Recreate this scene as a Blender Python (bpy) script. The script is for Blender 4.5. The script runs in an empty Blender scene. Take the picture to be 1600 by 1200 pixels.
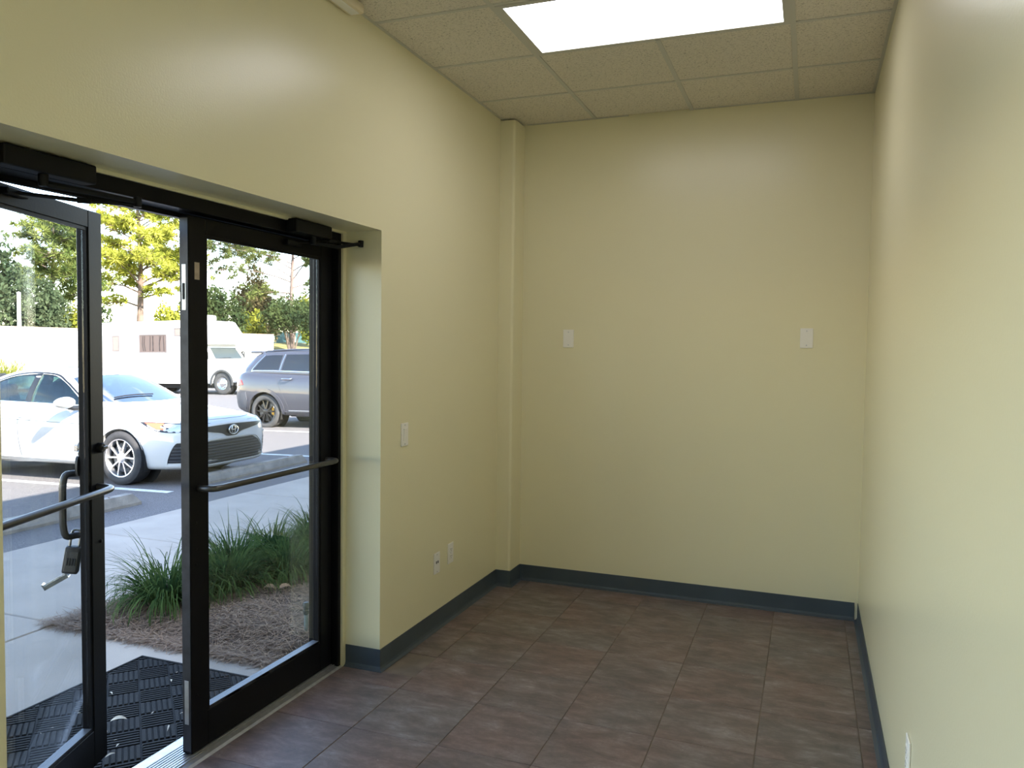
import bpy, bmesh, math, random
from math import sin, cos, pi, radians, sqrt
from mathutils import Vector, Matrix
from mathutils.bvhtree import BVHTree
import numpy as np

SC = bpy.context.scene
COL = SC.collection
rnd = random.Random(7)

# ------------------------------------------------------------------ camera
def camera():
    f, yaw, pitch, roll = 1224.63, -0.36234, -0.0464038, 0.0122774
    cy, sy, cp, sp = cos(yaw), sin(yaw), cos(pitch), sin(pitch)
    fwd = Vector((sy*cp, cy*cp, sp)); right = Vector((cy, -sy, 0)); up = right.cross(fwd)
    r2 = right*cos(roll) + up*sin(roll); u2 = up*cos(roll) - right*sin(roll)
    cd = bpy.data.cameras.new('camera'); cd.sensor_fit = 'HORIZONTAL'; cd.sensor_width = 36.0
    cd.lens = 36.0*f/1600.0; cd.clip_start = 0.02; cd.clip_end = 600
    o = bpy.data.objects.new('camera', cd); COL.objects.link(o)
    m = Matrix((r2, u2, -fwd)).transposed().to_4x4(); m.translation = Vector((1.9111, -4.9614, 1.5763))
    o.matrix_world = m; SC.camera = o
camera()

# ------------------------------------------------------------------ light, sky, exposure
TO_SUN = Vector((.559, -.2, .409)).normalized()
SUN_STRENGTH, SKY_STRENGTH, LENS_EMIT = 26.0, 1.10, 5.6
SC.view_settings.view_transform = 'Standard'; SC.view_settings.look = 'None'
SC.view_settings.gamma = 1.0; SC.view_settings.use_curve_mapping = False
SC.view_settings.exposure = 0.3
def world():
    w = bpy.data.worlds.new('sky'); SC.world = w; w.use_nodes = True
    nt = w.node_tree; N = nt.nodes; L = nt.links
    for n in list(N): N.remove(n)
    out = N.new('ShaderNodeOutputWorld'); bg = N.new('ShaderNodeBackground')
    sky = N.new('ShaderNodeTexSky'); sky.sky_type = 'NISHITA'; sky.sun_disc = False
    sky.sun_elevation = math.asin(TO_SUN.z); sky.sun_rotation = math.atan2(TO_SUN.x, TO_SUN.y)
    sky.air_density = 1.0; sky.dust_density = 0.0; sky.ozone_density = 1.0; sky.altitude = 600
    tc = N.new('ShaderNodeTexCoord'); mp = N.new('ShaderNodeMapping'); mp.inputs['Scale'].default_value = (2.2, 2.2, 6.5)
    nz = N.new('ShaderNodeTexNoise'); nz.inputs['Scale'].default_value = 1.6; nz.inputs['Detail'].default_value = 6
    rp = N.new('ShaderNodeValToRGB'); rp.color_ramp.elements[0].position = .57; rp.color_ramp.elements[1].position = .80
    mx = N.new('ShaderNodeMixRGB'); mx.inputs['Color2'].default_value = (3.4, 3.25, 3.1, 1)
    L.new(tc.outputs['Generated'], mp.inputs['Vector']); L.new(mp.outputs['Vector'], nz.inputs['Vector'])
    L.new(nz.outputs['Fac'], rp.inputs['Fac']); L.new(rp.outputs['Color'], mx.inputs['Fac'])
    tn = N.new('ShaderNodeMixRGB'); tn.blend_type = 'MULTIPLY'; tn.inputs['Fac'].default_value = 1; tn.inputs['Color2'].default_value = (.98, .90, .84, 1)
    L.new(sky.outputs['Color'], tn.inputs['Color1']); L.new(tn.outputs['Color'], mx.inputs['Color1']); L.new(mx.outputs['Color'], bg.inputs['Color'])
    bg.inputs['Strength'].default_value = SKY_STRENGTH
    L.new(bg.outputs['Background'], out.inputs['Surface'])
world()
def sun():
    ld = bpy.data.lights.new('sun', 'SUN'); ld.energy = SUN_STRENGTH; ld.angle = radians(.6); ld.color = (1, .91, .80)
    o = bpy.data.objects.new('sun', ld); COL.objects.link(o)
    o.rotation_euler = TO_SUN.to_track_quat('Z', 'Y').to_euler(); o.location = (20, -10, 25)
sun()
try:
    SC.cycles.use_denoising = True; SC.cycles.max_bounces = 12; SC.cycles.transparent_max_bounces = 16
    SC.cycles.sample_clamp_indirect = 6.0; SC.cycles.caustics_reflective = False; SC.cycles.caustics_refractive = False
except Exception: pass

# ------------------------------------------------------------------ materials
MATS = {}
def mat(name, col, rough=.6, metal=0., var=0., vscale=8., bump=0., bscale=60., coat=0., spec=None, rand=0., detail=4., col2=None):
    if name in MATS: return MATS[name]
    m = bpy.data.materials.new(name); m.use_nodes = True; nt = m.node_tree; N = nt.nodes; L = nt.links
    b = N['Principled BSDF']; b.inputs['Base Color'].default_value = (*col, 1); b.inputs['Roughness'].default_value = rough
    b.inputs['Metallic'].default_value = metal
    if coat: b.inputs['Coat Weight'].default_value = coat; b.inputs['Coat Roughness'].default_value = .04
    if spec is not None: b.inputs['Specular IOR Level'].default_value = spec
    tc = N.new('ShaderNodeTexCoord')
    if var or col2:
        n = N.new('ShaderNodeTexNoise'); n.inputs['Scale'].default_value = vscale; n.inputs['Detail'].default_value = detail
        L.new(tc.outputs['Object'], n.inputs['Vector'])
        r = N.new('ShaderNodeValToRGB'); r.color_ramp.elements[0].position = .3; r.color_ramp.elements[1].position = .7
        c2 = col2 or tuple(min(1, c*(1+var)) for c in col); c1 = col if col2 else tuple(c*(1-var) for c in col)
        r.color_ramp.elements[0].color = (*c1, 1); r.color_ramp.elements[1].color = (*c2, 1)
        L.new(n.outputs['Fac'], r.inputs['Fac']); src = r.outputs['Color']
        if rand:
            oi = N.new('ShaderNodeObjectInfo'); hs = N.new('ShaderNodeHueSaturation')
            mr = N.new('ShaderNodeMapRange'); mr.inputs['To Min'].default_value = 1-rand; mr.inputs['To Max'].default_value = 1+rand
            L.new(oi.outputs['Random'], mr.inputs['Value']); L.new(mr.outputs['Result'], hs.inputs['Value'])
            L.new(src, hs.inputs['Color']); src = hs.outputs['Color']
        L.new(src, b.inputs['Base Color'])
    if bump:
        n2 = N.new('ShaderNodeTexNoise'); n2.inputs['Scale'].default_value = bscale; n2.inputs['Detail'].default_value = 3
        L.new(tc.outputs['Object'], n2.inputs['Vector'])
        bp = N.new('ShaderNodeBump'); bp.inputs['Strength'].default_value = bump; bp.inputs['Distance'].default_value = .01
        L.new(n2.outputs['Fac'], bp.inputs['Height']); L.new(bp.outputs['Normal'], b.inputs['Normal'])
    MATS[name] = m; return m

def glass_mat(name, tint, ior=1.5, rough=0.):
    if name in MATS: return MATS[name]
    m = bpy.data.materials.new(name); m.use_nodes = True; nt = m.node_tree; N = nt.nodes; L = nt.links
    for n in list(N): N.remove(n)
    o = N.new('ShaderNodeOutputMaterial'); t = N.new('ShaderNodeBsdfTransparent'); t.inputs['Color'].default_value = (*tint, 1)
    g = N.new('ShaderNodeBsdfGlossy'); g.inputs['Roughness'].default_value = rough
    fr = N.new('ShaderNodeFresnel'); ge = N.new('ShaderNodeNewGeometry'); mr = N.new('ShaderNodeMapRange')
    mr.inputs['To Min'].default_value = ior; mr.inputs['To Max'].default_value = 1/ior     # same reflectance from both faces of the pane
    L.new(ge.outputs['Backfacing'], mr.inputs['Value']); L.new(mr.outputs['Result'], fr.inputs['IOR'])
    mx = N.new('ShaderNodeMixShader'); L.new(fr.outputs['Fac'], mx.inputs['Fac'])
    L.new(t.outputs['BSDF'], mx.inputs[1]); L.new(g.outputs['BSDF'], mx.inputs[2]); L.new(mx.outputs['Shader'], o.inputs['Surface'])
    MATS[name] = m; return m

def emit_mat(name, col, s):
    m = bpy.data.materials.new(name); m.use_nodes = True; nt = m.node_tree; N = nt.nodes; L = nt.links
    for n in list(N): N.remove(n)
    o = N.new('ShaderNodeOutputMaterial'); e = N.new('ShaderNodeEmission'); e.inputs['Color'].default_value = (*col, 1); e.inputs['Strength'].default_value = s
    L.new(e.outputs['Emission'], o.inputs['Surface']); return m

def leaf_mat(name, c1, c2, scale=1.2, trans=.3):
    m = bpy.data.materials.new(name); m.use_nodes = True; nt = m.node_tree; N = nt.nodes; L = nt.links
    for n in list(N): N.remove(n)
    o = N.new('ShaderNodeOutputMaterial'); tc = N.new('ShaderNodeTexCoord'); n = N.new('ShaderNodeTexNoise')
    n.inputs['Scale'].default_value = scale; n.inputs['Detail'].default_value = 5; L.new(tc.outputs['Object'], n.inputs['Vector'])
    r = N.new('ShaderNodeValToRGB'); r.color_ramp.elements[0].position = .35; r.color_ramp.elements[1].position = .65
    r.color_ramp.elements[0].color = (*c1, 1); r.color_ramp.elements[1].color = (*c2, 1); L.new(n.outputs['Fac'], r.inputs['Fac'])
    d = N.new('ShaderNodeBsdfDiffuse'); t = N.new('ShaderNodeBsdfTranslucent'); mx = N.new('ShaderNodeMixShader'); mx.inputs['Fac'].default_value = trans
    L.new(r.outputs['Color'], d.inputs['Color']); L.new(r.outputs['Color'], t.inputs['Color'])
    L.new(d.outputs['BSDF'], mx.inputs[1]); L.new(t.outputs['BSDF'], mx.inputs[2]); L.new(mx.outputs['Shader'], o.inputs['Surface'])
    return m

PAINT = mat('wall_paint', (.79, .732, .505), .28, bump=.06, bscale=140, spec=.5)
BASEC = mat('cove_base_vinyl', (.055, .072, .09), .42, var=.15, vscale=4)
BLACK = mat('black_anodised_metal', (.0045, .0045, .006), .45, var=.25, vscale=9, bump=.03, bscale=90, spec=.15)
BLACKP = mat('black_painted_metal', (.005, .005, .006), .5, spec=.2)
BRONZE = mat('dark_bronze_bar', (.10, .095, .09), .33, metal=.75, var=.2, vscale=14)
ALU = mat('aluminium', (.55, .55, .57), .38, metal=.85, var=.12, vscale=30)
CHROME = mat('chrome', (.75, .76, .78), .12, metal=1.)
PILE = mat('grey_pile_weatherstrip', (.06, .06, .065), .95)
PLATE = mat('white_plate_plastic', (.86, .83, .78), .4)
DARKHOLE = mat('dark_slot', (.02, .02, .02), .7)
TEE = mat('grid_tee_enamel', (.56, .55, .50), .5)
STICK = mat('tan_sticker', (.42, .34, .25), .7, var=.15, vscale=60)
RUBBER = mat('black_rubber', (.006, .0055, .0055), .62, var=.35, vscale=25, bump=.2, bscale=220, spec=.12)
STRAW_D = mat('dead_leaf', (.62, .56, .45), .8, var=.2, vscale=30)
BROWNLEAF = mat('tan_dead_leaf', (.30, .19, .12), .8, var=.25, vscale=30)

def tile_floor_mat():
    m = bpy.data.materials.new('slate_look_tile'); m.use_nodes = True; nt = m.node_tree; N = nt.nodes; L = nt.links
    b = N['Principled BSDF']; b.inputs['Roughness'].default_value = .46
    tc = N.new('ShaderNodeTexCoord'); oi = N.new('ShaderNodeObjectInfo'); ad = N.new('ShaderNodeVectorMath'); ad.operation = 'MULTIPLY_ADD'
    cb = N.new('ShaderNodeCombineXYZ'); L.new(oi.outputs['Random'], cb.inputs[0]); L.new(oi.outputs['Random'], cb.inputs[1]); L.new(oi.outputs['Random'], cb.inputs[2])
    ad.inputs[1].default_value = (37, 91, 53); L.new(cb.outputs[0], ad.inputs[0]); L.new(tc.outputs['Object'], ad.inputs[2])
    n = N.new('ShaderNodeTexNoise'); n.inputs['Scale'].default_value = 7.5; n.inputs['Detail'].default_value = 10; n.inputs['Roughness'].default_value = .74; n.inputs['Distortion'].default_value = .25
    mp = N.new('ShaderNodeMapping'); mp.inputs['Scale'].default_value = (.75, 1.6, 1); L.new(ad.outputs[0], mp.inputs['Vector']); L.new(mp.outputs['Vector'], n.inputs['Vector'])
    r = N.new('ShaderNodeValToRGB'); e = r.color_ramp.elements
    e[0].position = .28; e[0].color = (.085, .068, .066, 1); e[1].position = .72; e[1].color = (.34, .305, .30, 1)
    for p, c in ((.42, (.135, .108, .104)), (.50, (.168, .134, .127)), (.60, (.215, .183, .176))):
        x = e.new(p); x.color = (*c, 1)
    L.new(n.outputs['Fac'], r.inputs['Fac'])
    n2 = N.new('ShaderNodeTexNoise'); n2.inputs['Scale'].default_value = 2.3; n2.inputs['Detail'].default_value = 3; L.new(ad.outputs[0], n2.inputs['Vector'])
    r2 = N.new('ShaderNodeValToRGB'); r2.color_ramp.elements[0].position = .36; r2.color_ramp.elements[0].color = (.97, 1, 1.0, 1)
    r2.color_ramp.elements[1].position = .70; r2.color_ramp.elements[1].color = (1.12, .95, .89, 1); L.new(n2.outputs['Fac'], r2.inputs['Fac'])
    mu = N.new('ShaderNodeMixRGB'); mu.blend_type = 'MULTIPLY'; mu.inputs['Fac'].default_value = 1
    L.new(r.outputs['Color'], mu.inputs['Color1']); L.new(r2.outputs['Color'], mu.inputs['Color2'])
    n3 = N.new('ShaderNodeTexNoise'); n3.inputs['Scale'].default_value = 70; n3.inputs['Detail'].default_value = 2; L.new(ad.outputs[0], n3.inputs['Vector'])
    r3 = N.new('ShaderNodeValToRGB'); r3.color_ramp.elements[0].position = .72; r3.color_ramp.elements[0].color = (0, 0, 0, 1); r3.color_ramp.elements[1].position = .80; r3.color_ramp.elements[1].color = (.5, .5, .5, 1)
    L.new(n3.outputs['Fac'], r3.inputs['Fac'])
    mx = N.new('ShaderNodeMixRGB'); mx.inputs['Color2'].default_value = (.45, .41, .38, 1); L.new(r3.outputs['Color'], mx.inputs['Fac']); L.new(mu.outputs['Color'], mx.inputs['Color1'])
    L.new(mx.outputs['Color'], b.inputs['Base Color'])
    bp = N.new('ShaderNodeBump'); bp.inputs['Strength'].default_value = .12; bp.inputs['Distance'].default_value = .006; L.new(n.outputs['Fac'], bp.inputs['Height']); L.new(bp.outputs['Normal'], b.inputs['Normal'])
    return m
FTILE = tile_floor_mat()
GROUT = mat('grout', (.20, .165, .135), .9, var=.3, vscale=6)
def ceil_tile_mat():
    m = bpy.data.materials.new('fissured_tile'); m.use_nodes = True; nt = m.node_tree; N = nt.nodes; L = nt.links
    b = N['Principled BSDF']; b.inputs['Roughness'].default_value = .95
    tc = N.new('ShaderNodeTexCoord'); mp = N.new('ShaderNodeMapping'); mp.inputs['Scale'].default_value = (1, 1.4, 1); L.new(tc.outputs['Object'], mp.inputs['Vector'])
    n = N.new('ShaderNodeTexNoise'); n.inputs['Scale'].default_value = 105; n.inputs['Detail'].default_value = 3; n.inputs['Distortion'].default_value = 1.2; L.new(mp.outputs['Vector'], n.inputs['Vector'])
    r = N.new('ShaderNodeValToRGB'); r.color_ramp.elements[0].position = .33; r.color_ramp.elements[0].color = (.38, .35, .30, 1); r.color_ramp.elements[1].position = .46; r.color_ramp.elements[1].color = (.74, .69, .60, 1)
    L.new(n.outputs['Fac'], r.inputs['Fac']); L.new(r.outputs['Color'], b.inputs['Base Color'])
    bp = N.new('ShaderNodeBump'); bp.inputs['Strength'].default_value = .3; bp.inputs['Distance'].default_value = .006; L.new(r.outputs['Color'], bp.inputs['Height']); L.new(bp.outputs['Normal'], b.inputs['Normal'])
    return m
CTILE = ceil_tile_mat()
LENS = emit_mat('lit_diffuser', (.97, .96, 1.0), LENS_EMIT)
LENS_DIM = emit_mat('added_dim_diffuser', (.97, .93, .90), LENS_EMIT*.3)
CONC = mat('sidewalk_concrete', (.375, .325, .28), .9, var=.08, vscale=3.5, bump=.15, bscale=160, detail=8)
ASPH = mat('asphalt', (.075, .068, .067), .92, bump=.5, bscale=120, vscale=90, detail=3, col2=(.205, .188, .184))
LINE = mat('white_road_paint', (.62, .62, .60), .8, var=.15, vscale=14)
STOPM = mat('wheel_stop_concrete', (.27, .245, .215), .9, var=.28, vscale=7, bump=.3, bscale=90, detail=8)
SOIL = mat('mulch_soil', (.075, .052, .04), .95, var=.35, vscale=18, bump=.6, bscale=60)
STUCCO = mat('building_stucco', (.62, .56, .44), .9, var=.06, vscale=3, bump=.2, bscale=80)
GWALL = mat('painted_block', (.80, .74, .62), .85, var=.08, vscale=1.5, bump=.2, bscale=10)
COPING = mat('red_coping_brick', (.55, .36, .28), .85, var=.25, vscale=5)
GREENB = mat('grass_bank', (.12, .12, .03), .95, bump=.4, bscale=8, vscale=.6, col2=(.28, .22, .08), detail=8)

# ------------------------------------------------------------------ mesh helpers
class MB:
    def __init__(s): s.v = []; s.f = []
    def add(s, vs, fs):
        o = len(s.v); s.v += [tuple(p) for p in vs]; s.f += [tuple(i+o for i in f) for f in fs]; return s
    def box(s, lo, hi, M=None):
        (a, b, c), (d, e, g) = lo, hi
        vs = [(a,b,c),(d,b,c),(d,e,c),(a,e,c),(a,b,g),(d,b,g),(d,e,g),(a,e,g)]
        if M: vs = [M @ Vector(v) for v in vs]
        return s.add(vs, [(3,2,1,0),(4,5,6,7),(0,1,5,4),(1,2,6,5),(2,3,7,6),(3,0,4,7)])
    def bbox(s, lo, hi, bev=.003, M=None, seg=1):
        bm = bmesh.new(); bmesh.ops.create_cube(bm, size=1)
        for v in bm.verts: v.co = Vector([lo[i]+(v.co[i]+.5)*(hi[i]-lo[i]) for i in range(3)])
        bmesh.ops.bevel(bm, geom=bm.edges[:], offset=bev, segments=seg, affect='EDGES', profile=.5)
        if M: bm.transform(M)
        bm.verts.index_update(); s.add([v.co[:] for v in bm.verts], [[v.index for v in f.verts] for f in bm.faces]); bm.free(); return s
    def tube(s, path, r, seg=10, cap=True):
        P = [Vector(p) for p in path]; n = len(P); R = r if isinstance(r, (list, tuple)) else [r]*n
        t0 = (P[1]-P[0]).normalized(); a = t0.orthogonal().normalized(); rings = []
        for i in range(n):
            t = ((P[min(i+1, n-1)]-P[i]).normalized() + (P[i]-P[max(i-1, 0)]).normalized())
            t = t.normalized() if t.length > 1e-6 else t0
            a = (a - t*a.dot(t)).normalized(); b = t.cross(a)
            rings.append([P[i] + (a*cos(2*pi*k/seg) + b*sin(2*pi*k/seg))*R[i] for k in range(seg)])
        vs = [p for rg in rings for p in rg]; fs = []
        for i in range(n-1):
            for k in range(seg):
                k2 = (k+1) % seg; fs.append((i*seg+k, i*seg+k2, (i+1)*seg+k2, (i+1)*seg+k))
        if cap: fs += [tuple(range(seg-1, -1, -1)), tuple((n-1)*seg+k for k in range(seg))]
        return s.add(vs, fs)
    def lathe(s, prof, M=None, seg=24, caps=False):      # prof: (r, h) about local Z
        vs = []; fs = []; n = len(prof)
        for r, h in prof:
            for k in range(seg): vs.append(Vector((r*cos(2*pi*k/seg), r*sin(2*pi*k/seg), h)))
        for i in range(n-1):
            for k in range(seg):
                k2 = (k+1) % seg; fs.append((i*seg+k, i*seg+k2, (i+1)*seg+k2, (i+1)*seg+k))
        if caps: fs += [tuple(range(seg-1, -1, -1)), tuple((n-1)*seg+k for k in range(seg))]
        if M: vs = [M @ v for v in vs]
        return s.add(vs, fs)
    def prism(s, poly, h0, h1, M=None):                   # poly in local XY, extruded along Z
        n = len(poly); vs = [Vector((x, y, h0)) for x, y in poly] + [Vector((x, y, h1)) for x, y in poly]
        if M: vs = [M @ v for v in vs]
        return s.add(vs, [tuple(range(n-1, -1, -1)), tuple(range(n, 2*n))] + [(i, (i+1) % n, n+(i+1) % n, n+i) for i in range(n)])

PM = {}
def world_of(o): return PM.get(o.name, Matrix.Identity(4))
def mesh_obj(name, me, parent=None, label=None):
    o = bpy.data.objects.new(name, me); COL.objects.link(o)
    if parent: o.parent = parent; PM[o.name] = world_of(parent)
    if label: o['label'] = label
    return o
def obj(name, mb, m, parent=None, smooth=False, label=None, local=False, kind=None):
    me = bpy.data.meshes.new(name); vs = mb.v
    if parent and not local:
        inv = world_of(parent).inverted(); vs = [tuple(inv @ Vector(v)) for v in vs]
    me.from_pydata(vs, [], mb.f); me.materials.append(m)
    if smooth:
        me.polygons.foreach_set('use_smooth', [True]*len(me.polygons))
        if smooth != 'all':
            try: me.set_sharp_from_angle(angle=radians(40))
            except Exception: pass
    me.update()
    o = mesh_obj(name, me, parent, label)
    if kind: o['kind'] = kind
    return o
def thing(name, label, cat, loc=(0, 0, 0), rot=0., group=None, M=None, kind=None):
    o = bpy.data.objects.new(name, None); COL.objects.link(o); o.empty_display_size = .1
    W = M if M is not None else Matrix.Translation(loc) @ Matrix.Rotation(rot, 4, 'Z')
    o.matrix_world = W; PM[o.name] = W
    tag(o, label, cat, group, kind); return o
def tag(o, label=None, cat=None, group=None, kind=None):
    if label: o['label'] = label
    if cat: o['category'] = cat
    if group: o['group'] = group
    if kind: o['kind'] = kind
    return o
def struct(name, mb, m, label=None, smooth=False, parent=None):
    return tag(obj(name, mb, m, parent, smooth), label, None, None, 'structure')
def share(o, parent=None, loc=None, name=None):
    c = o.copy(); COL.objects.link(c)
    if name: c.name = name
    if parent: c.parent = parent
    if loc is not None: c.location = loc
    return c
def spl(pts, n=6, closed=False):
    P = [Vector(p) for p in pts]; out = []; m = len(P)
    for i in range(m if closed else m-1):
        p0 = P[(i-1) % m] if closed or i > 0 else P[0]; p1 = P[i]; p2 = P[(i+1) % m]
        p3 = P[(i+2) % m] if closed or i < m-2 else P[-1]
        for k in range(n):
            t = k/n; out.append(.5*((2*p1)+(-p0+p2)*t+(2*p0-5*p1+4*p2-p3)*t*t+(-p0+3*p1-3*p2+p3)*t**3))
    if not closed: out.append(P[-1])
    return out

# ------------------------------------------------------------------ the room shell
H, W, YF = 3.05, 2.217, -7.4
OY0, OY1, OZ = -1.687, -3.57, 2.123
wl = MB()
wl.box((-.40, OY0, -.15), (0, .16, 3.3)).box((-.40, OY1, OZ), (0, OY0, 3.3)).box((-.40, YF-.15, -.15), (0, -7.30, 3.3)).box((-.40, -4.05, -.15), (0, OY1, 3.3)).box((-.40, -7.30, -.15), (0, -4.05, .06)).box((-.40, -7.30, 2.98), (0, -4.05, 3.3))
struct('wall_left', wl, PAINT, 'pale yellow-green wall around the glass door opening')
struct('wall_back', MB().box((0, 0, -.15), (W+.2, .16, 3.3)), PAINT, 'pale yellow-green end wall with two blank plates')
struct('wall_right', MB().box((W, YF-.15, -.15), (W+.2, 0, 3.3)), PAINT, 'bare cream-green wall on the right')
struct('wall_front', MB().box((0, YF-.15, -.15), (W, YF, 3.3)), PAINT, 'plain wall behind the viewer')
pil = MB()
pp = [(0, -.186), (.085, -.186), (.094, -.1835), (.099, -.178), (.101, -.170), (.101, 0), (0, 0)]
pil.prism(pp, 0, 3.040)
struct('trim_1', pil, PAINT, 'boxed pipe chase in the back left corner')
# base
def cove(name, pts, label):                  # pts: run along the wall, normal to the left of travel
    mb = MB(); prof = [(0, .105), (.004, .105), (.004, .020), (.008, .009), (.021, .002), (.021, 0), (0, 0)]
    P = [Vector((x, y, 0)) for x, y in pts]; n = len(P); rings = []
    for i in range(n):
        d0 = (P[i]-P[i-1]).normalized() if i else (P[1]-P[0]).normalized()
        d1 = (P[i+1]-P[i]).normalized() if i < n-1 else d0
        n0 = Vector((-d0.y, d0.x, 0)); n1 = Vector((-d1.y, d1.x, 0)); nn = (n0+n1); nn = nn/(nn.dot(n0) if abs(nn.dot(n0)) > .1 else 1)
        rings.append([P[i]+nn*a+Vector((0, 0, b)) for a, b in prof])
    k = len(prof)
    fs = [(i*k+j, i*k+(j+1) % k, (i+1)*k+(j+1) % k, (i+1)*k+j) for i in range(n-1) for j in range(k)]
    fs += [tuple(range(k)), tuple((n-1)*k+j for j in range(k-1, -1, -1))]
    mb.add([p for r in rings for p in r], fs)
    return struct(name, mb, BASEC, label)
e = .0005
cove('baseboard_back', [(W-.02, -e), (.101+e, -e)], 'slate blue vinyl cove base along the end wall')
cove('baseboard_left', [(.101+e, -.005), (.101+e, -.186-e), (0+e, -.186-e), (e, OY0-e), (-.19, OY0-e)], 'slate blue vinyl cove base wrapping the left wall and jamb')
cove('baseboard_right', [(W-e, YF), (W-e, -.004)], 'slate blue vinyl cove base along the right wall')
# floor: tiles over a grout bed
fl = struct('floor', MB().box((-.205, OY1-.05, -.12), (0, OY0, -.003)).box((0, YF, -.12), (W, 0, -.003)), GROUT, 'brown slate-look tile floor')
XS = [-.207, .185, .577, .969, 1.361, 1.753, 2.145, W]
YS = [0, -.235]
while YS[-1] > YF: YS.append(max(YF, YS[-1]-.398))
tcache = {}
for i in range(len(XS)-1):
    for j in range(len(YS)-1):
        x0, x1, y1, y0 = XS[i], XS[i+1], YS[j], YS[j+1]
        if i == 0:
            if y1 <= OY1 or y0 >= OY0: x0 = 0
            else: y1 = min(y1, OY0); y0 = max(y0, OY1)
        g = .0021; sx, sy = x1-x0-2*g, y1-y0-.0026; key = (round(sx, 3), round(sy, 3))
        if sx < .01 or sy < .01: continue
        loc = ((x0+x1)/2, (y0+y1)/2, 0)
        if key not in tcache:
            mb = MB().bbox((-sx/2, -sy/2, -.009), (sx/2, sy/2, 0), .0012)
            me = bpy.data.meshes.new('floor_tile'); me.from_pydata(mb.v, [], mb.f); me.materials.append(FTILE); tcache[key] = me
        o = bpy.data.objects.new('floor_tile', tcache[key]); COL.objects.link(o); o.parent = fl; o.location = loc
# ceiling: deck, tees and lay-in tiles
ce = struct('ceiling', MB().box((0, YF, H+.08), (W, 0, H+.25)), mat('plenum_deck', (.03, .028, .024), .9), 'suspended grid of fissured acoustic tiles')
CX = [0, .583, 1.192, 1.80, W]; CY = [0, -.553]
while CY[-1] > YF: CY.append(max(YF, CY[-1]-.6096))
tcache = {}
for i in range(4):
    for j in range(len(CY)-1):
        x0, x1, y1, y0 = CX[i], CX[i+1], CY[j], CY[j+1]
        if j in (2, 7) and i in (1, 2): continue
        if j == 0 and i == 1: y1 = -.016
        key = (round(x1-x0, 3), round(y1-y0, 3))
        if key not in tcache:
            sx, sy = key; sx -= .004; sy -= .004
            mb = MB().bbox((-sx/2, -sy/2, .001), (sx/2, sy/2, .016), .001)
            me = bpy.data.meshes.new('ceiling_tile'); me.from_pydata(mb.v, [], mb.f); me.materials.append(CTILE); tcache[key] = me
        o = bpy.data.objects.new('ceiling_tile', tcache[key]); COL.objects.link(o); o.parent = ce; o.location = ((x0+x1)/2, (y0+y1)/2, H)
for x in CX[1:4]:
    segs = [(YF, 0)] if x != 1.192 else [(YF, CY[8]), (CY[7], CY[3]), (CY[2], 0)]
    for a, b in segs: obj('ceiling_tee', MB().box((x-.012, a, H-.003), (x+.012, b, H+.001)), TEE, ce)
for y in CY[1:-1]:
    for i in range(4):
        obj('ceiling_tee', MB().box((CX[i]+(.012 if i else 0), y-.010, H-.0022), (CX[i+1]-(.012 if i < 3 else 0), y+.010, H+.001)), TEE, ce)
for nm, lo, hi in (('l', (0, YF, H-.002), (.016, -.186, H+.001)), ('r', (W-.016, YF, H-.002), (W, 0, H+.001)), ('b', (1.21, -.016, H-.002), (W, 0, H+.001)), ('b', (.12, -.016, H-.002), (.80, 0, H+.001))):
    obj('wall_angle', MB().box(lo, hi), TEE, ce)
# troffers
def troffer(y0, y1, label, lens=LENS):
    t = thing('ceiling_light', label, 'light', (1.19, (y0+y1)/2, H), group=None)
    x0, x1 = .583+.012, 1.80-.012; y0 += .012; y1 -= .012; w = .028
    fr = MB().box((x0, y0, H-.004), (x1, y0+w, H+.02)).box((x0, y1-w*.6, H-.004), (x1, y1, H+.02)).box((x0, y0+w, H-.004), (x0+w, y1-w*.6, H+.02)).box((x1-w, y0+w, H-.004), (x1, y1-w*.6, H+.02))
    obj('light_frame', fr, TEE, t)
    obj('light_diffuser', MB().box((x0+w, y0+w, H-.001), (x1-w, y1-w*.6, H+.012)), lens, t, label='glowing white prismatic diffuser')
    obj('light_housing', MB().box((x0, y0, H+.02), (x1, y1, H+.07)), TEE, t)
troffer(CY[3], CY[2], 'large lit rectangular ceiling light set in the tile grid')
troffer(CY[8], CY[7], 'added dim ceiling light, unseen above and behind the viewer', LENS_DIM)  # added fill lamp out of view, brightens the walls

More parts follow.
